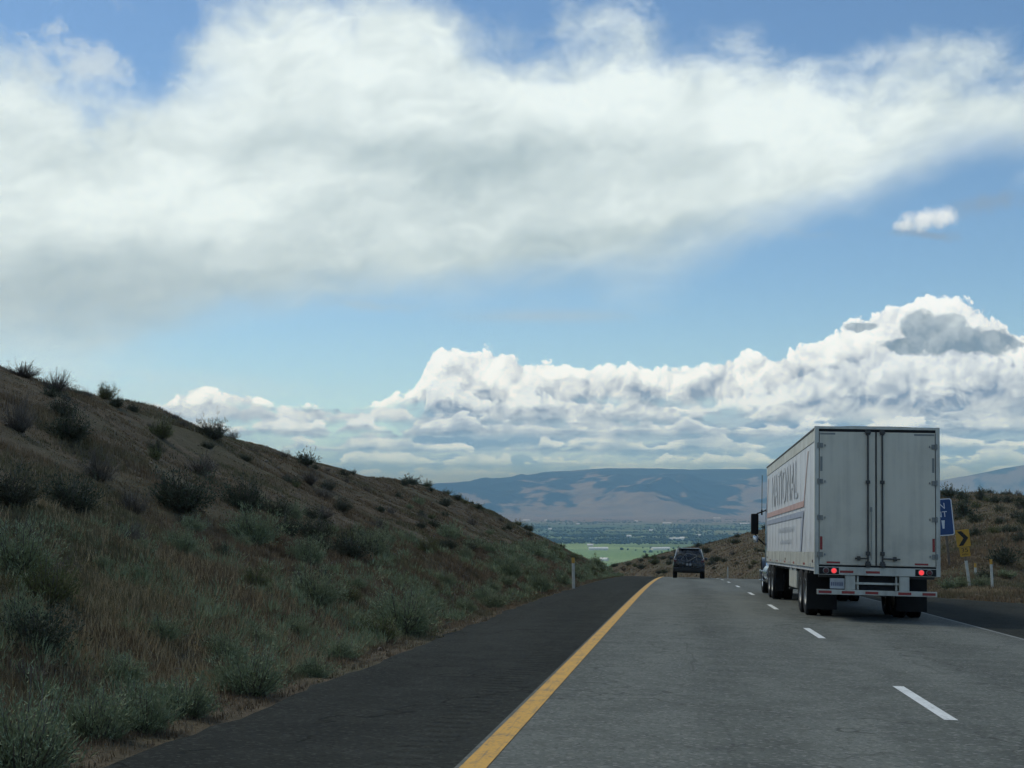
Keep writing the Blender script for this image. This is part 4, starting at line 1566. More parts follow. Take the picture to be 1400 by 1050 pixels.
def wheel(parent, x, y, r, w, side, rim_mat, dual=False):
    """a wheel part: tyre with shoulders and grooves, rim dished towards side (-1 left, 1 right)"""
    e_ = empty('wheel', (x, y, r), parent=parent)
    h = w / 2
    prof = [(r * .60, -h * .9), (r * .90, -h), (r * .97, -h * .86)]
    for k in range(4):
        a = -h * .7 + k * h * .42
        prof += [(r, a), (r, a + h * .30), (r * .978, a + h * .32), (r * .978, a + h * .40)]
    prof += [(r, h * .72), (r * .97, h * .88), (r * .90, h), (r * .60, h * .9)]
    key = ('tyre', r, w)
    if key not in CACHE:
        CACHE[key] = MB().lathe(prof, 'X', 40, closed=True).data('tyre', M_TYRE, True)
    link(bpy.data.objects.new('tyre', CACHE[key]), e_)
    key = ('rim', r, w, side, rim_mat.name)
    if key not in CACHE:
        s = side
        pr = [(r * .60, -s * h * .8), (r * .60, s * h * .85), (r * .55, s * h * .90), (r * .50, s * h * .35), (r * .30, s * h * .20), (r * .26, s * h * .75), (r * .10, s * h * .85)]
        m = MB().lathe(pr, 'X', 32)
        for i in range(8):
            a = i * math.pi / 4
            c, d = r * .40 * math.cos(a), r * .40 * math.sin(a)
            m.tube((s * h * .22, c, d), (s * h * .42, c, d), r * .035, 6)
        CACHE[key] = m.data('rim', rim_mat, True)
    link(bpy.data.objects.new('rim', CACHE[key]), e_)
    return e_


CACHE = {}

# ------------------------------------------------------------------ the articulated truck
truck = empty('semi_truck')
truck.matrix_world = road_frame(33.0, 4.09, R(0.5))
tag(truck, 'white box semi truck with faded red and blue side stripes in the right lane', 'truck')
W, L, T = 1.295, 16.15, 4.10
MB().box(-1.262, 1.262, 0.06, L - 0.02, 1.02, T - 0.05).build('trailer_box', M_TSIDE, truck)
MB().prism([(-W - .012, T - .05), (W + .012, T - .05), (W + .012, T - .012), (0.6, T + .022), (-0.6, T + .022), (-W - .012, T - .012)], 'Y', 0.02, L).build('roof', M_STEEL, truck)
for s in (-1, 1):
    x0, x1 = (-W, -1.266) if s < 0 else (1.266, W)
    MB().box(x0, x1, 0.12, L - 0.03, T - .30, T - .055, .004).build('top_rail', M_TRAIL, truck)
    MB().box(x0, x1, 0.12, L - 0.03, 1.10, 1.42, .004).build('bottom_rail', M_TRAIL, truck)
    n = 13
    pl = (L - 0.17) / n
    xa, xb = (-W + .014, -1.264) if s < 0 else (1.264, W - .014)
    pm = MB().box(xa, xb, 0.004, pl - 0.004, 1.425, T - .305, .002)
    pm.box(xa - .004, xb + .004, pl - .055, pl - .012, 1.43, T - .31, .001)
    me = pm.data('side_panel', M_TSIDE)
    for i in range(n):
        o = link(bpy.data.objects.new('side_panel', me), truck)
        o.location = (0, 0.13 + i * pl, 0)
    # row of rivets and little marker lamps along the bottom rail
    for yy in (0.5, 8.2, 15.6):
        MB().box(s * W - .012, s * W + .012, yy, yy + .11, 1.20, 1.26, .006).build('marker_lamp', M_DARKLENS, truck)
    for yy in np.arange(1.0, 15.5, 1.45):
        MB().box(s * W - .003, s * W + .003, yy, yy + .42, 1.13, 1.18).build('reflective_strip', M_REDTAPE if int(yy / 1.45) % 2 else M_PLATE, truck)

# graphics on the left side (thin vinyl on the panels)
def side_poly(name, pts, mat):
    return MB().prism(pts, 'X', -W - .0035, -W + .003).build(name, mat, truck)


side_poly('red_stripe', [(2.75, 2.46), (16.0, 2.46), (15.9, 2.60), (2.68, 2.60)], M_REDSTRIPE)
side_poly('red_border', [(2.68, 2.60), (2.77, 2.60), (1.72, 3.68), (1.63, 3.68)], M_REDSTRIPE)
side_poly('red_border', [(15.82, 2.60), (15.9, 2.60), (15.3, 3.68), (15.22, 3.68)], M_REDSTRIPE)
side_poly('blue_stripe', [(2.85, 2.24), (16.0, 2.24), (16.0, 2.37), (2.72, 2.37)], M_BLUESTRIPE)
side_poly('blue_border', [(2.85, 2.24), (3.20, 2.24), (3.75, 1.44), (3.40, 1.44)], M_BLUESTRIPE)
side_poly('blue_border', [(15.9, 2.24), (15.98, 2.24), (15.98, 1.44), (15.9, 1.44)], M_BLUESTRIPE)
me = text_mesh('lettering', 'NATIONAL', M_GREYLETTER, 0.96, 9.3, extrude=0.004, spacing=1.06)
o = link(bpy.data.objects.new('lettering', me), truck)
o.matrix_local = Matrix(((0, 0, -1, -W - .001), (-1, 0, 0, 9.1), (0, 1, 0, 3.20), (0, 0, 0, 1)))
o['label'] = 'tall faded grey NATIONAL lettering'
# two lines of small print, worn past reading
for (ya, yb, za, zb) in ((5.5, 10.9, 1.90, 2.08), (6.4, 10.0, 1.60, 1.76)):
    m = MB()
    yy = ya
    rr = random.Random(int(ya * 10))
    while yy < yb:
        w_ = rr.uniform(.06, .13)
        h0, h1 = za + rr.uniform(0, .03), zb - rr.uniform(0, .05)
        m.box(-W - .0032, -W + .002, yy, yy + w_ * .45, h0, h1)
        if rr.random() < .6:
            m.box(-W - .0030, -W + .002, yy, yy + w_ * 1.9, (h0 + h1) / 2 - .02, (h0 + h1) / 2 + .02)
        yy += w_ + rr.uniform(.10, .20)
    o = m.build('small_print', M_GREYLETTER, truck)
    o['label'] = 'small print worn past reading'

# rear frame
fr = MB()
fr.box(-W - .012, -W + .075, -0.03, .118, .96, T + .012, .006)
fr.box(W - .075, W + .012, -0.03, .118, .96, T + .012, .006)
fr.box(-W + .074, W - .074, -0.028, .11, T - .045, T + .010, .004)
fr.build('rear_frame', M_TRAIL, truck)
MB().box(-W + .076, W - .076, -0.016, .10, T - .10, T - .046, .004).build('header_seal', M_BLACK, truck)
sill = MB().box(-W + .076, W - .076, -0.045, .11, .955, 1.125, .008).build('rear_sill', M_TRAIL, truck)
MB().box(-W + .078, W - .078, -0.012, .06, 1.1255, 1.1595).build('door_seal', M_BLACK, truck)
for s, xa, xb, rx_ in ((-1, -W + .082, -.035, -.195), (1, -.005, W - .082, .105)):
    door = MB().box(xa, xb, -0.022, .03, 1.165, T - .105, .012).build('rear_door', M_TREAR, truck)
    q = lambda mb, nm, mt, sm=False: mb.build(nm, mt, door, sm)
    xe = xa if s < 0 else xb
    # dark seal along the hinge edge and the meeting edge
    q(MB().box(xe - .006, xe + .006, -0.026, .02, 1.18, T - .12), 'edge_seal', M_BLACK)
    if s < 0:
        q(MB().box(-.0345, -.0055, -0.034, .02, 1.165, T - .105, .004), 'centre_seal', M_STEEL)
    for z in (3.70, 2.93, 2.16, 1.38):
        h = MB().box(xe - .02 * s - .06, xe - .02 * s + .06, -.040, -.021, z - .05, z + .05, .006)
        h.tube((xe + .012 * s, -.052, z - .06), (xe + .012 * s, -.052, z + .06), .020, 8)
        h.box(xe - .12 * s - .012, xe - .12 * s + .012, -.046, -.021, z - .022, z + .022, .004)
        h.box(xe + .01 * s - .03, xe + .01 * s + .03, -.050, -.030, z - .04, z - .015, .003)
        h.box(xe + .01 * s - .03, xe + .01 * s + .03, -.050, -.030, z + .015, z + .04, .003)
        q(h, 'hinge', M_GREYTAPE)
    rod = q(MB().tube((rx_, -.062, 1.13), (rx_, -.062, T - .06), .019, 10), 'lock_rod', M_STEEL, True)
    for z, hh in ((T - .11, .06), (2.93, .035), (1.42, .04), (1.19, .065)):
        b = MB().box(rx_ - .045, rx_ + .045, -.085, -.022, z - hh, z + hh, .01)
        if z < 1.3 or z > 3.6:
            b.box(rx_ - .06, rx_ + .06, -.10, -.05, z - hh * .5, z + hh * .4, .008)
        b.build('rod_bracket', M_STEEL, rod)
    hx = -.34 if s < 0 else .36
    hd = MB().tube((rx_, -.075, 1.315), (hx + (.11 if s > 0 else -.13), -.075, 1.312), .015, 8).box(hx - .035 - .05 * (s < 0), hx + .035 - .05 * (s < 0), -.10, -.022, 1.27, 1.36, .012)
    hd.build('handle', M_STEEL, door, True)
    xt = xe - .045 * s
    q(MB().box(xt - .026, xt + .026, -.0245, -.02, 1.48, 1.76), 'reflective_tape', M_REDTAPE)
    q(MB().box(xt - .024, xt + .024, -.0245, -.02, 3.15, 3.46), 'reflective_tape', M_GREYTAPE)
    xh = (-W + .24, -W + .52) if s < 0 else (W - .52, W - .24)
    q(MB().box(xh[0], xh[1], -.0245, -.02, 1.195, 1.235), 'reflective_tape', M_REDTAPE)
    xh = (-W + .10, -W + .42) if s < 0 else (W - .52, W - .10)
    q(MB().box(xh[0], xh[1], -.0245, -.02, T - .17, T - .13), 'reflective_tape', M_GREYTAPE)
    if s < 0:
        MB().path([(-.125, -.045, 2.34), (-.122, -.040, 1.9), (-.128, -.045, 1.45), (-.12, -.05, 1.28)], .006, 5).box(-.145, -.105, -.05, -.022, 2.30, 2.40, .006).build('pull_strap', M_GREYTAPE, door)
# lamps in the sill
for s in (-1, 1):
    a, b = (-W + .08, -.80) if s < 0 else (.78, W - .08)
    box_ = MB().box(a, b, -.052, -.02, .968, 1.112, .006).build('lamp_box', M_BLACK, truck)
    for k, (xc, mat) in enumerate(((s * .905, M_LIT), (s * 1.07, M_DARKLENS))):
        MB().lathe([(.066, -.052), (.066, -.066), (.056, -.072)], 'Y', 24, (xc, 0, 1.042)).build('lamp_bezel', M_GREYTAPE, box_)
        lamp = MB().lathe([(.053, -.070), (.050, -.078), (.034, -.083)], 'Y', 24, (xc, 0, 1.042)).build('brake_lamp' if k == 0 else 'tail_lamp', mat, box_)
        lamp['label'] = 'lit red brake lamp' if k == 0 else 'unlit dark red lamp'
for xa, xb in ((-.78, -.50), (-.24, .05)):
    MB().box(xa, xb, -.0475, -.044, 1.00, 1.05).build('reflective_tape', M_REDTAPE, sill)
# underride guard
MB().box(-1.25, 1.235, -.03, .07, .54, .645, .008).build('bumper_bar', M_TRAIL, truck)
for xa in (-1.22, -.74, -.25, .43, .93):
    MB().box(xa, xa + .27, -.0335, -.029, .565, .620).build('reflective_tape', M_REDTAPE, truck)
for s in (-1, 1):
    m = MB().box(s * .56 - .105, s * .56 + .105, -.02, .10, .647, .953, .01)
    m.box(s * .40 - .02, s * .40 + .02, .02, .14, .65, .95, .006)
    m.build('guard_post', M_TRAIL, truck)
MB().box(-.45, .45, -.012, .04, .765, .81, .006).build('guard_crossbar', M_TRAIL, truck)
MB().box(-.38, .38, .10, .22, .62, .95, .01).build('rear_crossmember', M_BLACK, truck)
plate = MB().box(-.98, -.675, .02, .03, .665, .885, .006).build('licence_plate', M_PLATE, truck)
m = MB()
for k in range(6):
    m.box(-.955 + k * .043, -.955 + k * .043 + .026, .0165, .0205, .725, .80)
o = m.build('plate_characters', M_PLATEINK, plate)
o['label'] = 'blurred plate characters'
# running gear
m = MB()
for s in (-1, 1):
    m.box(s * .48 - .05, s * .48 + .05, .5, 15.6, .86, 1.018)
m.box(-1.2, 1.2, .12, .24, .90, 1.018)
for yy in np.arange(.6, 15.6, 1.2):
    m.box(-1.24, 1.24, yy, yy + .08, .955, 1.016)
m.build('under_frame', M_STEEL, truck)
AX = (2.6, 3.95)
for yy in AX:
    MB().tube((-1.05, yy, .52), (1.05, yy, .52), .065, 12).box(-.55, .55, yy - .1, yy + .1, .58, .86, .02).build('axle', M_STEEL, truck, True)
for yy in AX + (13.75, 15.1):
    for s in (-1, 1):
        wheel(truck, s * 1.145, yy, .515, .27, s, M_RIM)
        wheel(truck, s * .815, yy, .515, .27, -s, M_RIM)
for s in (-1, 1):
    MB().box(s * .98 - .33, s * .98 + .33, 1.72, 1.735, .16, .96, .004).build('mud_flap', M_BLACK, truck)
    lg = MB().box(s * .78 - .08, s * .78 + .08, 11.3, 11.46, .42, 1.0, .01).box(s * .78 - .16, s * .78 + .16, 11.24, 11.52, .36, .42, .01)
    lg.tube((s * .78, 11.5, .9), (s * .5, 12.6, 1.0), .03, 8)
    lg.build('landing_leg', M_STEEL, truck)
MB().box(-1.22, -.70, 5.6, 7.9, .52, 1.015, .03).build('pallet_box', M_TRAIL, truck)
MB().box(.70, 1.22, 5.6, 7.9, .52, 1.015, .03).build('pallet_box', M_TRAIL, truck)
for s in (-1, 1):
    MB().box(s * 1.10 - .12, s * 1.10 + .12, 13.0, 13.02, .25, .95).build('mud_flap', M_BLACK, truck)

# tractor
cab = MB().prism([(16.75, .95), (19.15, .95), (19.25, 1.95), (18.75, 2.95), (18.3, 3.25), (16.75, 3.45)], 'X', -1.15, 1.15, .07).build('cab', M_CAB, truck, True)
MB().prism([(16.9, 3.40), (18.6, 3.15), (18.2, 3.62), (17.2, 3.92), (16.9, 3.92)], 'X', -1.08, 1.08, .06).build('roof_fairing', M_CAB, cab, True)
MB().prism([(19.12, .75), (21.25, .75), (21.35, 1.35), (21.0, 1.72), (19.2, 1.98)], 'X', -1.02, 1.02, .10).build('hood', M_CAB, cab, True)
MB().box(-.62, .62, 21.34, 21.40, .82, 1.55, .02).build('grille', M_CHROME, cab)
MB().box(-1.2, 1.2, 21.3, 21.52, .38, .78, .05).build('bumper', M_CHROME, cab)
MB().prism([(19.262, 1.98), (18.80, 2.90), (18.815, 2.91), (19.28, 1.99)], 'X', -1.0, 1.0).build('windscreen', M_GLASS, cab)
for s in (-1, 1):
    dr = MB().box(s * 1.153 - .006, s * 1.153 + .006, 17.75, 18.98, 1.0, 2.82, .004).build('door', M_CAB, cab)
    MB().prism([(17.95, 2.0), (18.95, 2.0), (18.66, 2.72), (17.95, 2.72)], 'X', s * 1.160 - .004, s * 1.160 + .004).build('door_window', M_GLASS, cab)
    MB().tube((s * 1.175, 17.95, 1.7), (s * 1.175, 18.15, 1.7), .018, 6).build('door_handle', M_CHROME, cab)
    # fender over the steering wheel
    pts = [(19.8 + .68 * math.cos(a), .52 + .68 * math.sin(a)) for a in np.linspace(R(10), R(180), 12)]
    pts2 = [(19.8 + .60 * math.cos(a), .52 + .60 * math.sin(a)) for a in np.linspace(R(180), R(10), 12)]
    MB().prism(pts + pts2, 'X', min(s * 1.22, s * .80), max(s * 1.22, s * .80)).build('fender', M_CAB, cab, True)
    m = MB().tube((s * .98, 16.35, .72), (s * .98, 18.2, .72), .30, 24)
    m.box(s * 1.0 - .2, s * 1.0 + .2, 16.55, 16.62, .40, 1.04, .01).box(s * 1.0 - .2, s * 1.0 + .2, 17.8, 17.87, .40, 1.04, .01)
    m.build('fuel_tank', M_CHROME, cab, True)
    m = MB().box(s * 1.20 - .16, s * 1.20 + .16, 18.3, 19.05, .42, .47, .01).box(s * 1.18 - .15, s * 1.18 + .15, 18.3, 19.05, .74, .79, .01)
    m.build('step', M_CHROME, cab)
    wheel(truck, s * 1.06, 19.8, .50, .29, s, M_CHROME)
    # mirror on its arm, with the aerial clamped to it
    arm = MB().path([(s * 1.15, 18.9, 1.62), (s * 1.42, 18.8, 1.85), (s * 1.52, 18.75, 2.0)], .022, 8)
    arm.path([(s * 1.15, 18.75, 2.78), (s * 1.45, 18.75, 2.66), (s * 1.52, 18.75, 2.58)], .022, 8)
    arm.build('mirror_arm', M_BLACK, cab, True)
    MB().box(s * 1.52 - .125, s * 1.52 + .125, 18.70, 18.86, 1.98, 2.66, .05).build('mirror', M_BLACK, cab, True)
    MB().box(s * 1.50 - .08, s * 1.50 + .10, 18.72, 18.84, 1.70, 1.93, .04).build('spot_mirror', M_CHROME, cab, True)
    MB().tube((s * 1.29, 18.72, 2.72), (s * 1.285, 18.70, 3.95), .010, 6).tube((s * 1.29, 18.72, 2.62), (s * 1.29, 18.72, 2.80), .028, 8).build('aerial', M_BLACK, cab)
    MB().tube((s * .98, 16.6, .9), (s * .98, 16.6, 3.6), .07, 14).build('exhaust_stack', M_CHROME, cab, True)
    # headlamp
    MB().box(s * .86 - .16, s * .86 + .16, 21.22, 21.37, .98, 1.22, .04).build('headlamp', M_CHROME, cab, True)
m = MB().box(-.43, -.33, 13.0, 21.2, .72, .95).box(.33, .43, 13.0, 21.2, .72, .95).box(-.55, .55, 14.0, 14.9, .95, 1.015, .02)
for yy in (13.75, 15.1, 19.8):
    m.tube((-1.0, yy, .515), (1.0, yy, .515), .07, 10)
m.build('tractor_chassis', M_STEEL, truck)

# ------------------------------------------------------------------ the dark car on the crest
M_CARPAINT = simple('black_car_paint', (0.012, 0.014, 0.018), 0.28, dirt=0.35, coat=0.5)
M_TRIM = simple('dark_plastic_trim', (0.018, 0.018, 0.019), 0.6, dirt=0.4)
M_TAIL = simple('car_tail_lens', (0.16, 0.018, 0.02), 0.2, dirt=0.2)
M_SILVER = simple('silver_trim', (0.55, 0.56, 0.57), 0.3, metal=0.8, dirt=0.2)
car = empty('dark_car')
car.matrix_world = road_frame(94.0, 0.43, 0.0)
tag(car, 'dark sport utility car carrying a bicycle, ahead on the crest', 'car')
def loft(rings):
    b = bmesh.new()
    vs = [[b.verts.new(p) for p in r] for r in rings]
    n = len(rings[0])
    for a, c in zip(vs[:-1], vs[1:]):
        for i in range(n):
            b.faces.new((a[i], a[(i + 1) % n], c[(i + 1) % n], c[i]))
    b.faces.new(vs[0]); b.faces.new(vs[-1][::-1])
    bmesh.ops.recalc_face_normals(b, faces=b.faces[:])
    m = MB()
    m._take(b)
    return m


def car_ring(y, hw, z0, z1, tw):
    """cross-section: hw half width at the sill, tw half width at the shoulder line"""
    return [(-hw * .93, y, z0), (hw * .93, y, z0), (hw, y, z0 + .14), (hw, y, (z0 + z1) / 2), (tw, y, z1 - .10), (tw * .95, y, z1), (-tw * .95, y, z1), (-tw, y, z1 - .10), (-hw, y, (z0 + z1) / 2), (-hw, y, z0 + .14)]


body = loft([car_ring(.10, .88, .48, 1.05, .86), car_ring(.16, .95, .38, 1.14, .91), car_ring(.9, .985, .32, 1.17, .94), car_ring(3.2, .985, .32, 1.14, .94), car_ring(3.9, .97, .33, 1.06, .92), car_ring(4.6, .93, .36, .98, .86), car_ring(4.85, .80, .42, .86, .74)]).build('body', M_CARPAINT, car, True)


def top_ring(y, hb, ht, zb, zt):
    return [(-hb, y, zb), (hb, y, zb), (ht + .03, y, zt - .10), (ht * .92, y, zt), (-ht * .92, y, zt), (-ht - .03, y, zt - .10)]


loft([top_ring(.20, .90, .78, 1.12, 1.20), top_ring(.28, .90, .72, 1.12, 1.55), top_ring(.52, .90, .69, 1.12, 1.82), top_ring(1.6, .90, .70, 1.12, 1.86), top_ring(2.6, .90, .70, 1.10, 1.82), top_ring(3.3, .90, .72, 1.08, 1.50), top_ring(3.85, .88, .80, 1.02, 1.12)]).build('cabin', M_CARPAINT, car, True)
MB().prism([(-.70, 1.20), (.70, 1.20), (.62, 1.68), (-.62, 1.68)], 'Y', -.004, .012).move(Matrix.Translation((0, .285, 0)) @ Matrix.Rotation(0, 4, 'X')).build('rear_window', M_GLASS, car).matrix_local = Matrix.Translation((0, .195, 1.20)) @ Matrix.Rotation(R(-26), 4, 'X') @ Matrix.Translation((0, -.285, -1.20))
MB().box(-.60, .60, .35, .56, 1.80, 1.845, .015).build('roof_spoiler', M_SILVER, car)
for s in (-1, 1):
    MB().prism([(.75, 1.20), (2.9, 1.17), (2.55, 1.66), (.95, 1.70)], 'X', s * .885 - .012, s * .885 + .012).build('side_window', M_GLASS, car).rotation_euler = (0, 0, 0)
    MB().path([(s * .905, .20, 1.15), (s * .80, .30, 1.55), (s * .745, .50, 1.78)], .016, 6).build('pillar_trim', M_SILVER, car)
    MB().tube((s * .62, .65, 1.90), (s * .62, 2.4, 1.90), .022, 8).build('roof_rail', M_TRIM, car)
    tl = MB().box(s * .84 - .085, s * .84 + .085, .085, .20, .98, 1.18, .03).build('tail_light', M_TAIL, car)
    MB().box(s * .82 - .06, s * .82 + .06, .078, .10, 1.10, 1.15, .006).build('reversing_lens', M_SILVER, tl)
    m = MB().box(s * 1.08 - .10, s * 1.08 + .10, 2.95, 3.10, 1.12, 1.30, .04)
    m.build('door_mirror', M_CARPAINT, car, True)
    for yy in (.95, 3.85):
        wheel(car, s * .84, yy, .385, .26, s, M_SILVER)
MB().box(-.94, .94, .03, .22, .40, .66, .06).build('bumper', M_TRIM, car, True)
MB().box(-.16, .16, .055, .075, .78, .90, .004).build('licence_plate', M_PLATE, car)
rk = MB().tube((0, .10, .48), (0, -.35, .48), .03, 8).tube((0, -.33, .46), (0, -.33, 1.30), .028, 8)
for s in (-1, 1):
    rk.tube((s * .16, -.33, 1.28), (s * .16, -.75, 1.30), .018, 8)
rk.tube((-.18, -.33, 1.28), (.18, -.33, 1.28), .02, 8)
rk.build('bike_rack', M_TRIM, car)

M_FRAME = simple('pale_bicycle_frame', (0.16, 0.165, 0.17), 0.35, dirt=0.2)
bike = empty('bicycle')
bike.matrix_world = road_frame(94.0, 0.43) @ Matrix.Translation((0.0, -.52, 1.02)) @ Matrix.Rotation(R(8), 4, 'Y')
tag(bike, 'bicycle with pale frame hung across the back of the dark car', 'bicycle')
for s in (-1, 1):
    e_ = empty('wheel', (s * .51, 0, 0), parent=bike)
    MB().lathe([(.335 + .018 * math.cos(a), .018 * math.sin(a)) for a in np.linspace(0, 2 * math.pi, 7)[:-1]], 'Y', 28, closed=True).build('tyre', M_TYRE, e_, True)
    m = MB().tube((0, -.04, 0), (0, .04, 0), .02, 8)
    for k in range(12):
        a = k * math.pi / 6
        m.tube((0, 0, 0), (.33 * math.cos(a), 0, .33 * math.sin(a)), .003, 4)
    m.build('spokes', M_STEEL, e_)
BB, ST, HT, HB = (-.10, 0, -.03), (-.27, 0, .44), (.36, 0, .46), (.40, 0, .34)
MB().tube(BB, ST, .022).tube(ST, HT, .022).tube(BB, HB, .024).tube(HT, HB, .024).tube(BB, (-.51, 0, 0), .014).tube(ST, (-.51, 0, 0), .012).build('frame', M_FRAME, bike, True)
MB().tube(HB, (.51, 0, 0), .016).build('fork', M_FRAME, bike, True)
MB().tube((.34, 0, .52), (.36, 0, .46), .018).tube((.34, -.28, .54), (.34, .28, .54), .014).build('handlebar', M_TRIM, bike, True)
MB().tube(ST, (-.30, 0, .54), .015).box(-.42, -.18, -.07, .07, .54, .58, .02).build('saddle', M_TRIM, bike, True)
MB().tube((-.10, -.07, -.03), (-.02, -.07, -.18), .010).tube((-.10, .07, -.03), (-.18, .07, .12), .010).tube((-.10, -.07, -.03), (-.10, .07, -.03), .02).build('cranks', M_STEEL, bike)

# ================================================================== signs and marker posts
M_SIGNYEL = simple('yellow_sign_sheet', (0.52, 0.29, 0.030), 0.5, dirt=0.25, scale=3)
M_SIGNBLK = simple('black_sign_ink', (0.012, 0.012, 0.012), 0.6)
M_SIGNBLUE = simple('blue_sign_sheet', (0.015, 0.055, 0.175), 0.45, dirt=0.15, scale=2)
M_SIGNWHT = simple('white_sign_sheet', (0.68, 0.70, 0.72), 0.5, dirt=0.2, scale=3)
M_SIGNBACK = simple('sign_aluminium', (0.40, 0.41, 0.41), 0.5, metal=0.7, dirt=0.3)
M_POSTWHT = simple('white_post', (0.60, 0.59, 0.52), 0.6, dirt=0.45, scale=5)
M_POSTYEL = simple('amber_reflector', (0.60, 0.34, 0.06), 0.45, dirt=0.2)
M_WOOD = simple('weathered_wood', (0.16, 0.13, 0.10), 0.85, dirt=0.4)


def rounded(w, h, r, n=5):
    pts = []
    for cx_, cz_, a0 in ((w / 2 - r, h / 2 - r, 0), (-w / 2 + r, h / 2 - r, 90), (-w / 2 + r, -h / 2 + r, 180), (w / 2 - r, -h / 2 + r, 270)):
        for k in range(n + 1):
            a = R(a0 + 90 * k / n)
            pts.append((cx_ + r * math.cos(a), cz_ + r * math.sin(a)))
    return pts


def flat_text(parent, body, mat, h, x, z, y=-.0135, width=None, align='CENTER', name='lettering'):
    me = text_mesh(name, body, mat, h, width, extrude=0.003, align=align)
    o = link(bpy.data.objects.new(name, me), parent)
    o.matrix_local = Matrix(((1, 0, 0, x), (0, 0, -1, y), (0, 1, 0, z), (0, 0, 0, 1)))
    return o


# yellow arrow sign with its speed plate, on a leaning white post
bx0, by0, bz0 = on_ground(1326, 803)
sc_ = by0 / F_PX                                # metres per photo pixel here
arrow = empty('arrow_sign', (bx0, by0, bz0 - .05), (R(1), R(-6.6), R(-5)))
tag(arrow, 'yellow sign with a black right chevron over a 35 speed plate, on a leaning post', 'road sign')
MB().box(-.055, .055, -.055, .055, -.3, 1.12, .01).build('post', M_POSTWHT, arrow)
MB().box(-.045, .045, -.03, .05, 1.115, 2.28, .006).build('upper_post', M_WOOD, arrow)
sy0 = -.052
bd = MB().prism([(p[0], p[1] + 2.03) for p in rounded(.54, .70, .035)], 'Y', sy0, sy0 + .010).build('sign_board', M_SIGNYEL, arrow)
c_ = [(-.22, .31), (-.03, .31), (.22, 0), (-.03, -.31), (-.22, -.31), (.02, 0)]
MB().prism([(a * .95, b * .95 + 2.03) for a, b in c_], 'Y', sy0 - .004, sy0 + .001).build('chevron', M_SIGNBLK, bd)
pl_ = MB().prism([(p[0], p[1] + 1.475) for p in rounded(.40, .37, .03)], 'Y', sy0, sy0 + .010).build('speed_plate', M_SIGNYEL, arrow)
flat_text(pl_, '35', M_SIGNBLK, .165, 0, 1.55, sy0 - .0005, width=.25)
flat_text(pl_, 'MPH', M_SIGNBLK, .075, 0, 1.375, sy0 - .0005, width=.22)

# blue sign half hidden by the trailer
by1 = 76.0
dd = pix_dir(1303, 708.5)
zc = CAM[2] + dd[2] / dd[1] * by1
xr1 = dd[0] / dd[1] * by1 + 0.20
wS, hS = 2.3, 49 / F_PX * by1
gz = float(ground_z(xr1 - wS / 2, by1))
blue = empty('blue_sign', (xr1 - wS / 2, by1, gz), (0, R(-4.6), R(-4)))
tag(blue, 'blue sign with white letters and border, half hidden behind the trailer', 'road sign')
zc -= gz
bd = MB().prism([(p[0], p[1] + zc) for p in rounded(wS, hS, .12)], 'Y', -.05, -.038).build('sign_board', M_SIGNWHT, blue)
MB().prism([(p[0], p[1] + zc) for p in rounded(wS - .09, hS - .09, .09)], 'Y', -.054, -.049).build('blue_field', M_SIGNBLUE, bd)
k1 = by1 / F_PX
flat_text(bd, 'N', M_SIGNWHT, 7.6 * k1, wS / 2 - 9.5 * k1, zc + 15.0 * k1, -.0535, align='RIGHT')
flat_text(bd, 'NT', M_SIGNWHT, 7.4 * k1, wS / 2 - 7.4 * k1, zc + 4.0 * k1, -.0535, align='RIGHT')
MB().prism([(wS / 2 - a * k1, zc + b * k1) for a, b in ((11.2, -4.0), (12.6, -15.0), (15.0, -15.0), (15.6, -4.0))], 'Y', -.0575, -.0535).build('arrow_mark', M_SIGNWHT, bd)
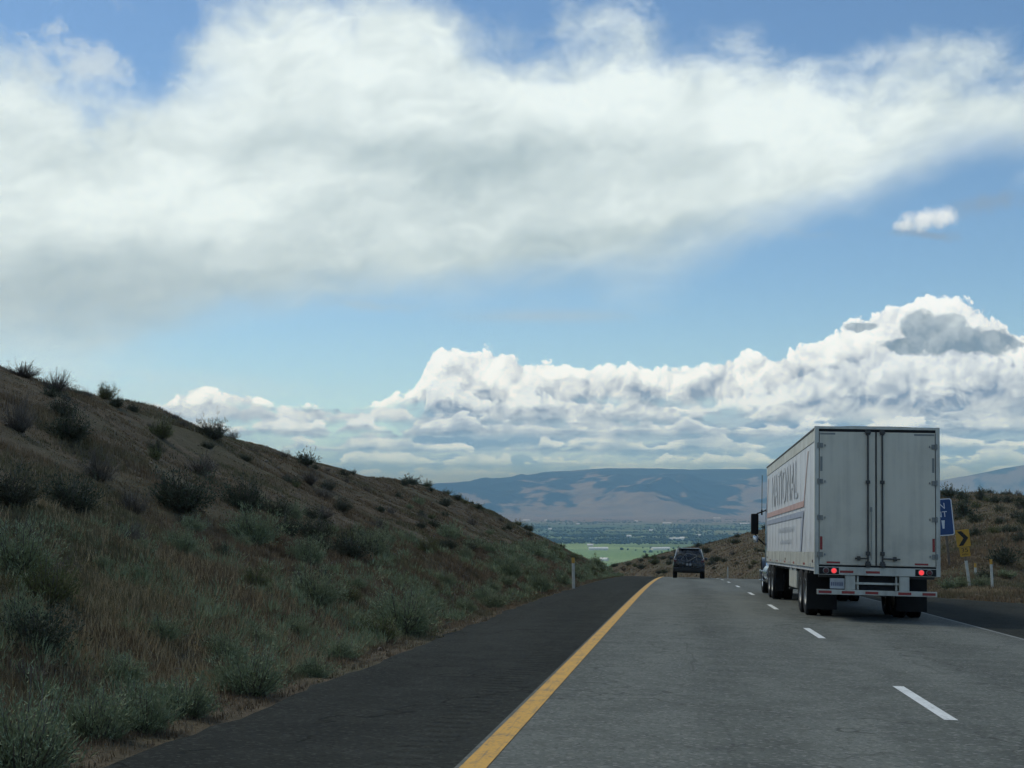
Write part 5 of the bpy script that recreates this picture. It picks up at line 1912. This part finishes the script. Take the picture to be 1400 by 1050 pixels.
for s in (-1, 1):
    MB().box(s * .75 - .06, s * .75 + .06, -.037, .08, -.3, zc + hS / 2 - .1, .008).build('post', M_WOOD, blue)


def marker_post(px, py, h, label, top=True, xyz=None, lean=(0, 0)):
    x, y, z = xyz or on_ground(px, py)
    p = empty('marker_post', (x, y, z), (lean[0], lean[1], random.uniform(-.1, .1)))
    arc = [(.055 * math.sin(a), .05 - .05 * math.cos(a)) for a in np.linspace(-1.2, 1.2, 7)]
    back = [(u * .86, v + .012) for u, v in arc[::-1]]
    MB().prism([(u, v) for u, v in arc + back], 'Z', -.2, h - (.20 if top else 0)).build('post', M_POSTWHT, p)
    if top:
        MB().prism([(u, v) for u, v in arc + back], 'Z', h - .199, h).build('amber_top', M_POSTYEL, p)
        MB().box(-.038, .038, -.010, -.004, h - .17, h - .03, .002).build('reflector', M_POSTYEL, p)
    tag(p, label, 'marker post', 'road marker posts')
    return p


marker_post(784, 808, 1.15, 'white marker post with amber top at the left shoulder', lean=(0, R(-.6)))
marker_post(1357, 805, 1.13, 'taller white post with amber top right of the arrow sign', lean=(0, R(-1.5)))
dd = pix_dir(1333.5, 770)
x, y = dd[0] / dd[1] * 72.0, 72.0
marker_post(0, 0, 0.80, 'short amber-topped post half hidden by brush behind the arrow sign', xyz=(x, y, CAM[2] + dd[2] / dd[1] * y - .80))
dd = pix_dir(995, 774.5)
x, y = dd[0] / dd[1] * 150.0, 150.0
marker_post(0, 0, 1.40, 'plain white post beyond the crest right of the dark car', False, xyz=(x, y, CAM[2] + dd[2] / dd[1] * y - 1.40))

# a scrap of paper blown against the brush
x, y, z = on_ground(515, 870)
b = bmesh.new()
bmesh.ops.create_grid(b, x_segments=5, y_segments=4, size=1.0)
rr = random.Random(5)
for v in b.verts:
    v.co = Vector((v.co.x * .07, v.co.y * .05, rr.uniform(0, .04)))
bmesh.ops.solidify(b, geom=b.faces[:], thickness=.002)
m = MB()
m._take(b)
o = m.build('paper_scrap', M_SIGNWHT, None, loc=(x, y, z + .01))
o.rotation_euler = (R(35), 0, R(20))
tag(o, 'white scrap of paper lying at the edge of the left shoulder brush', 'litter')
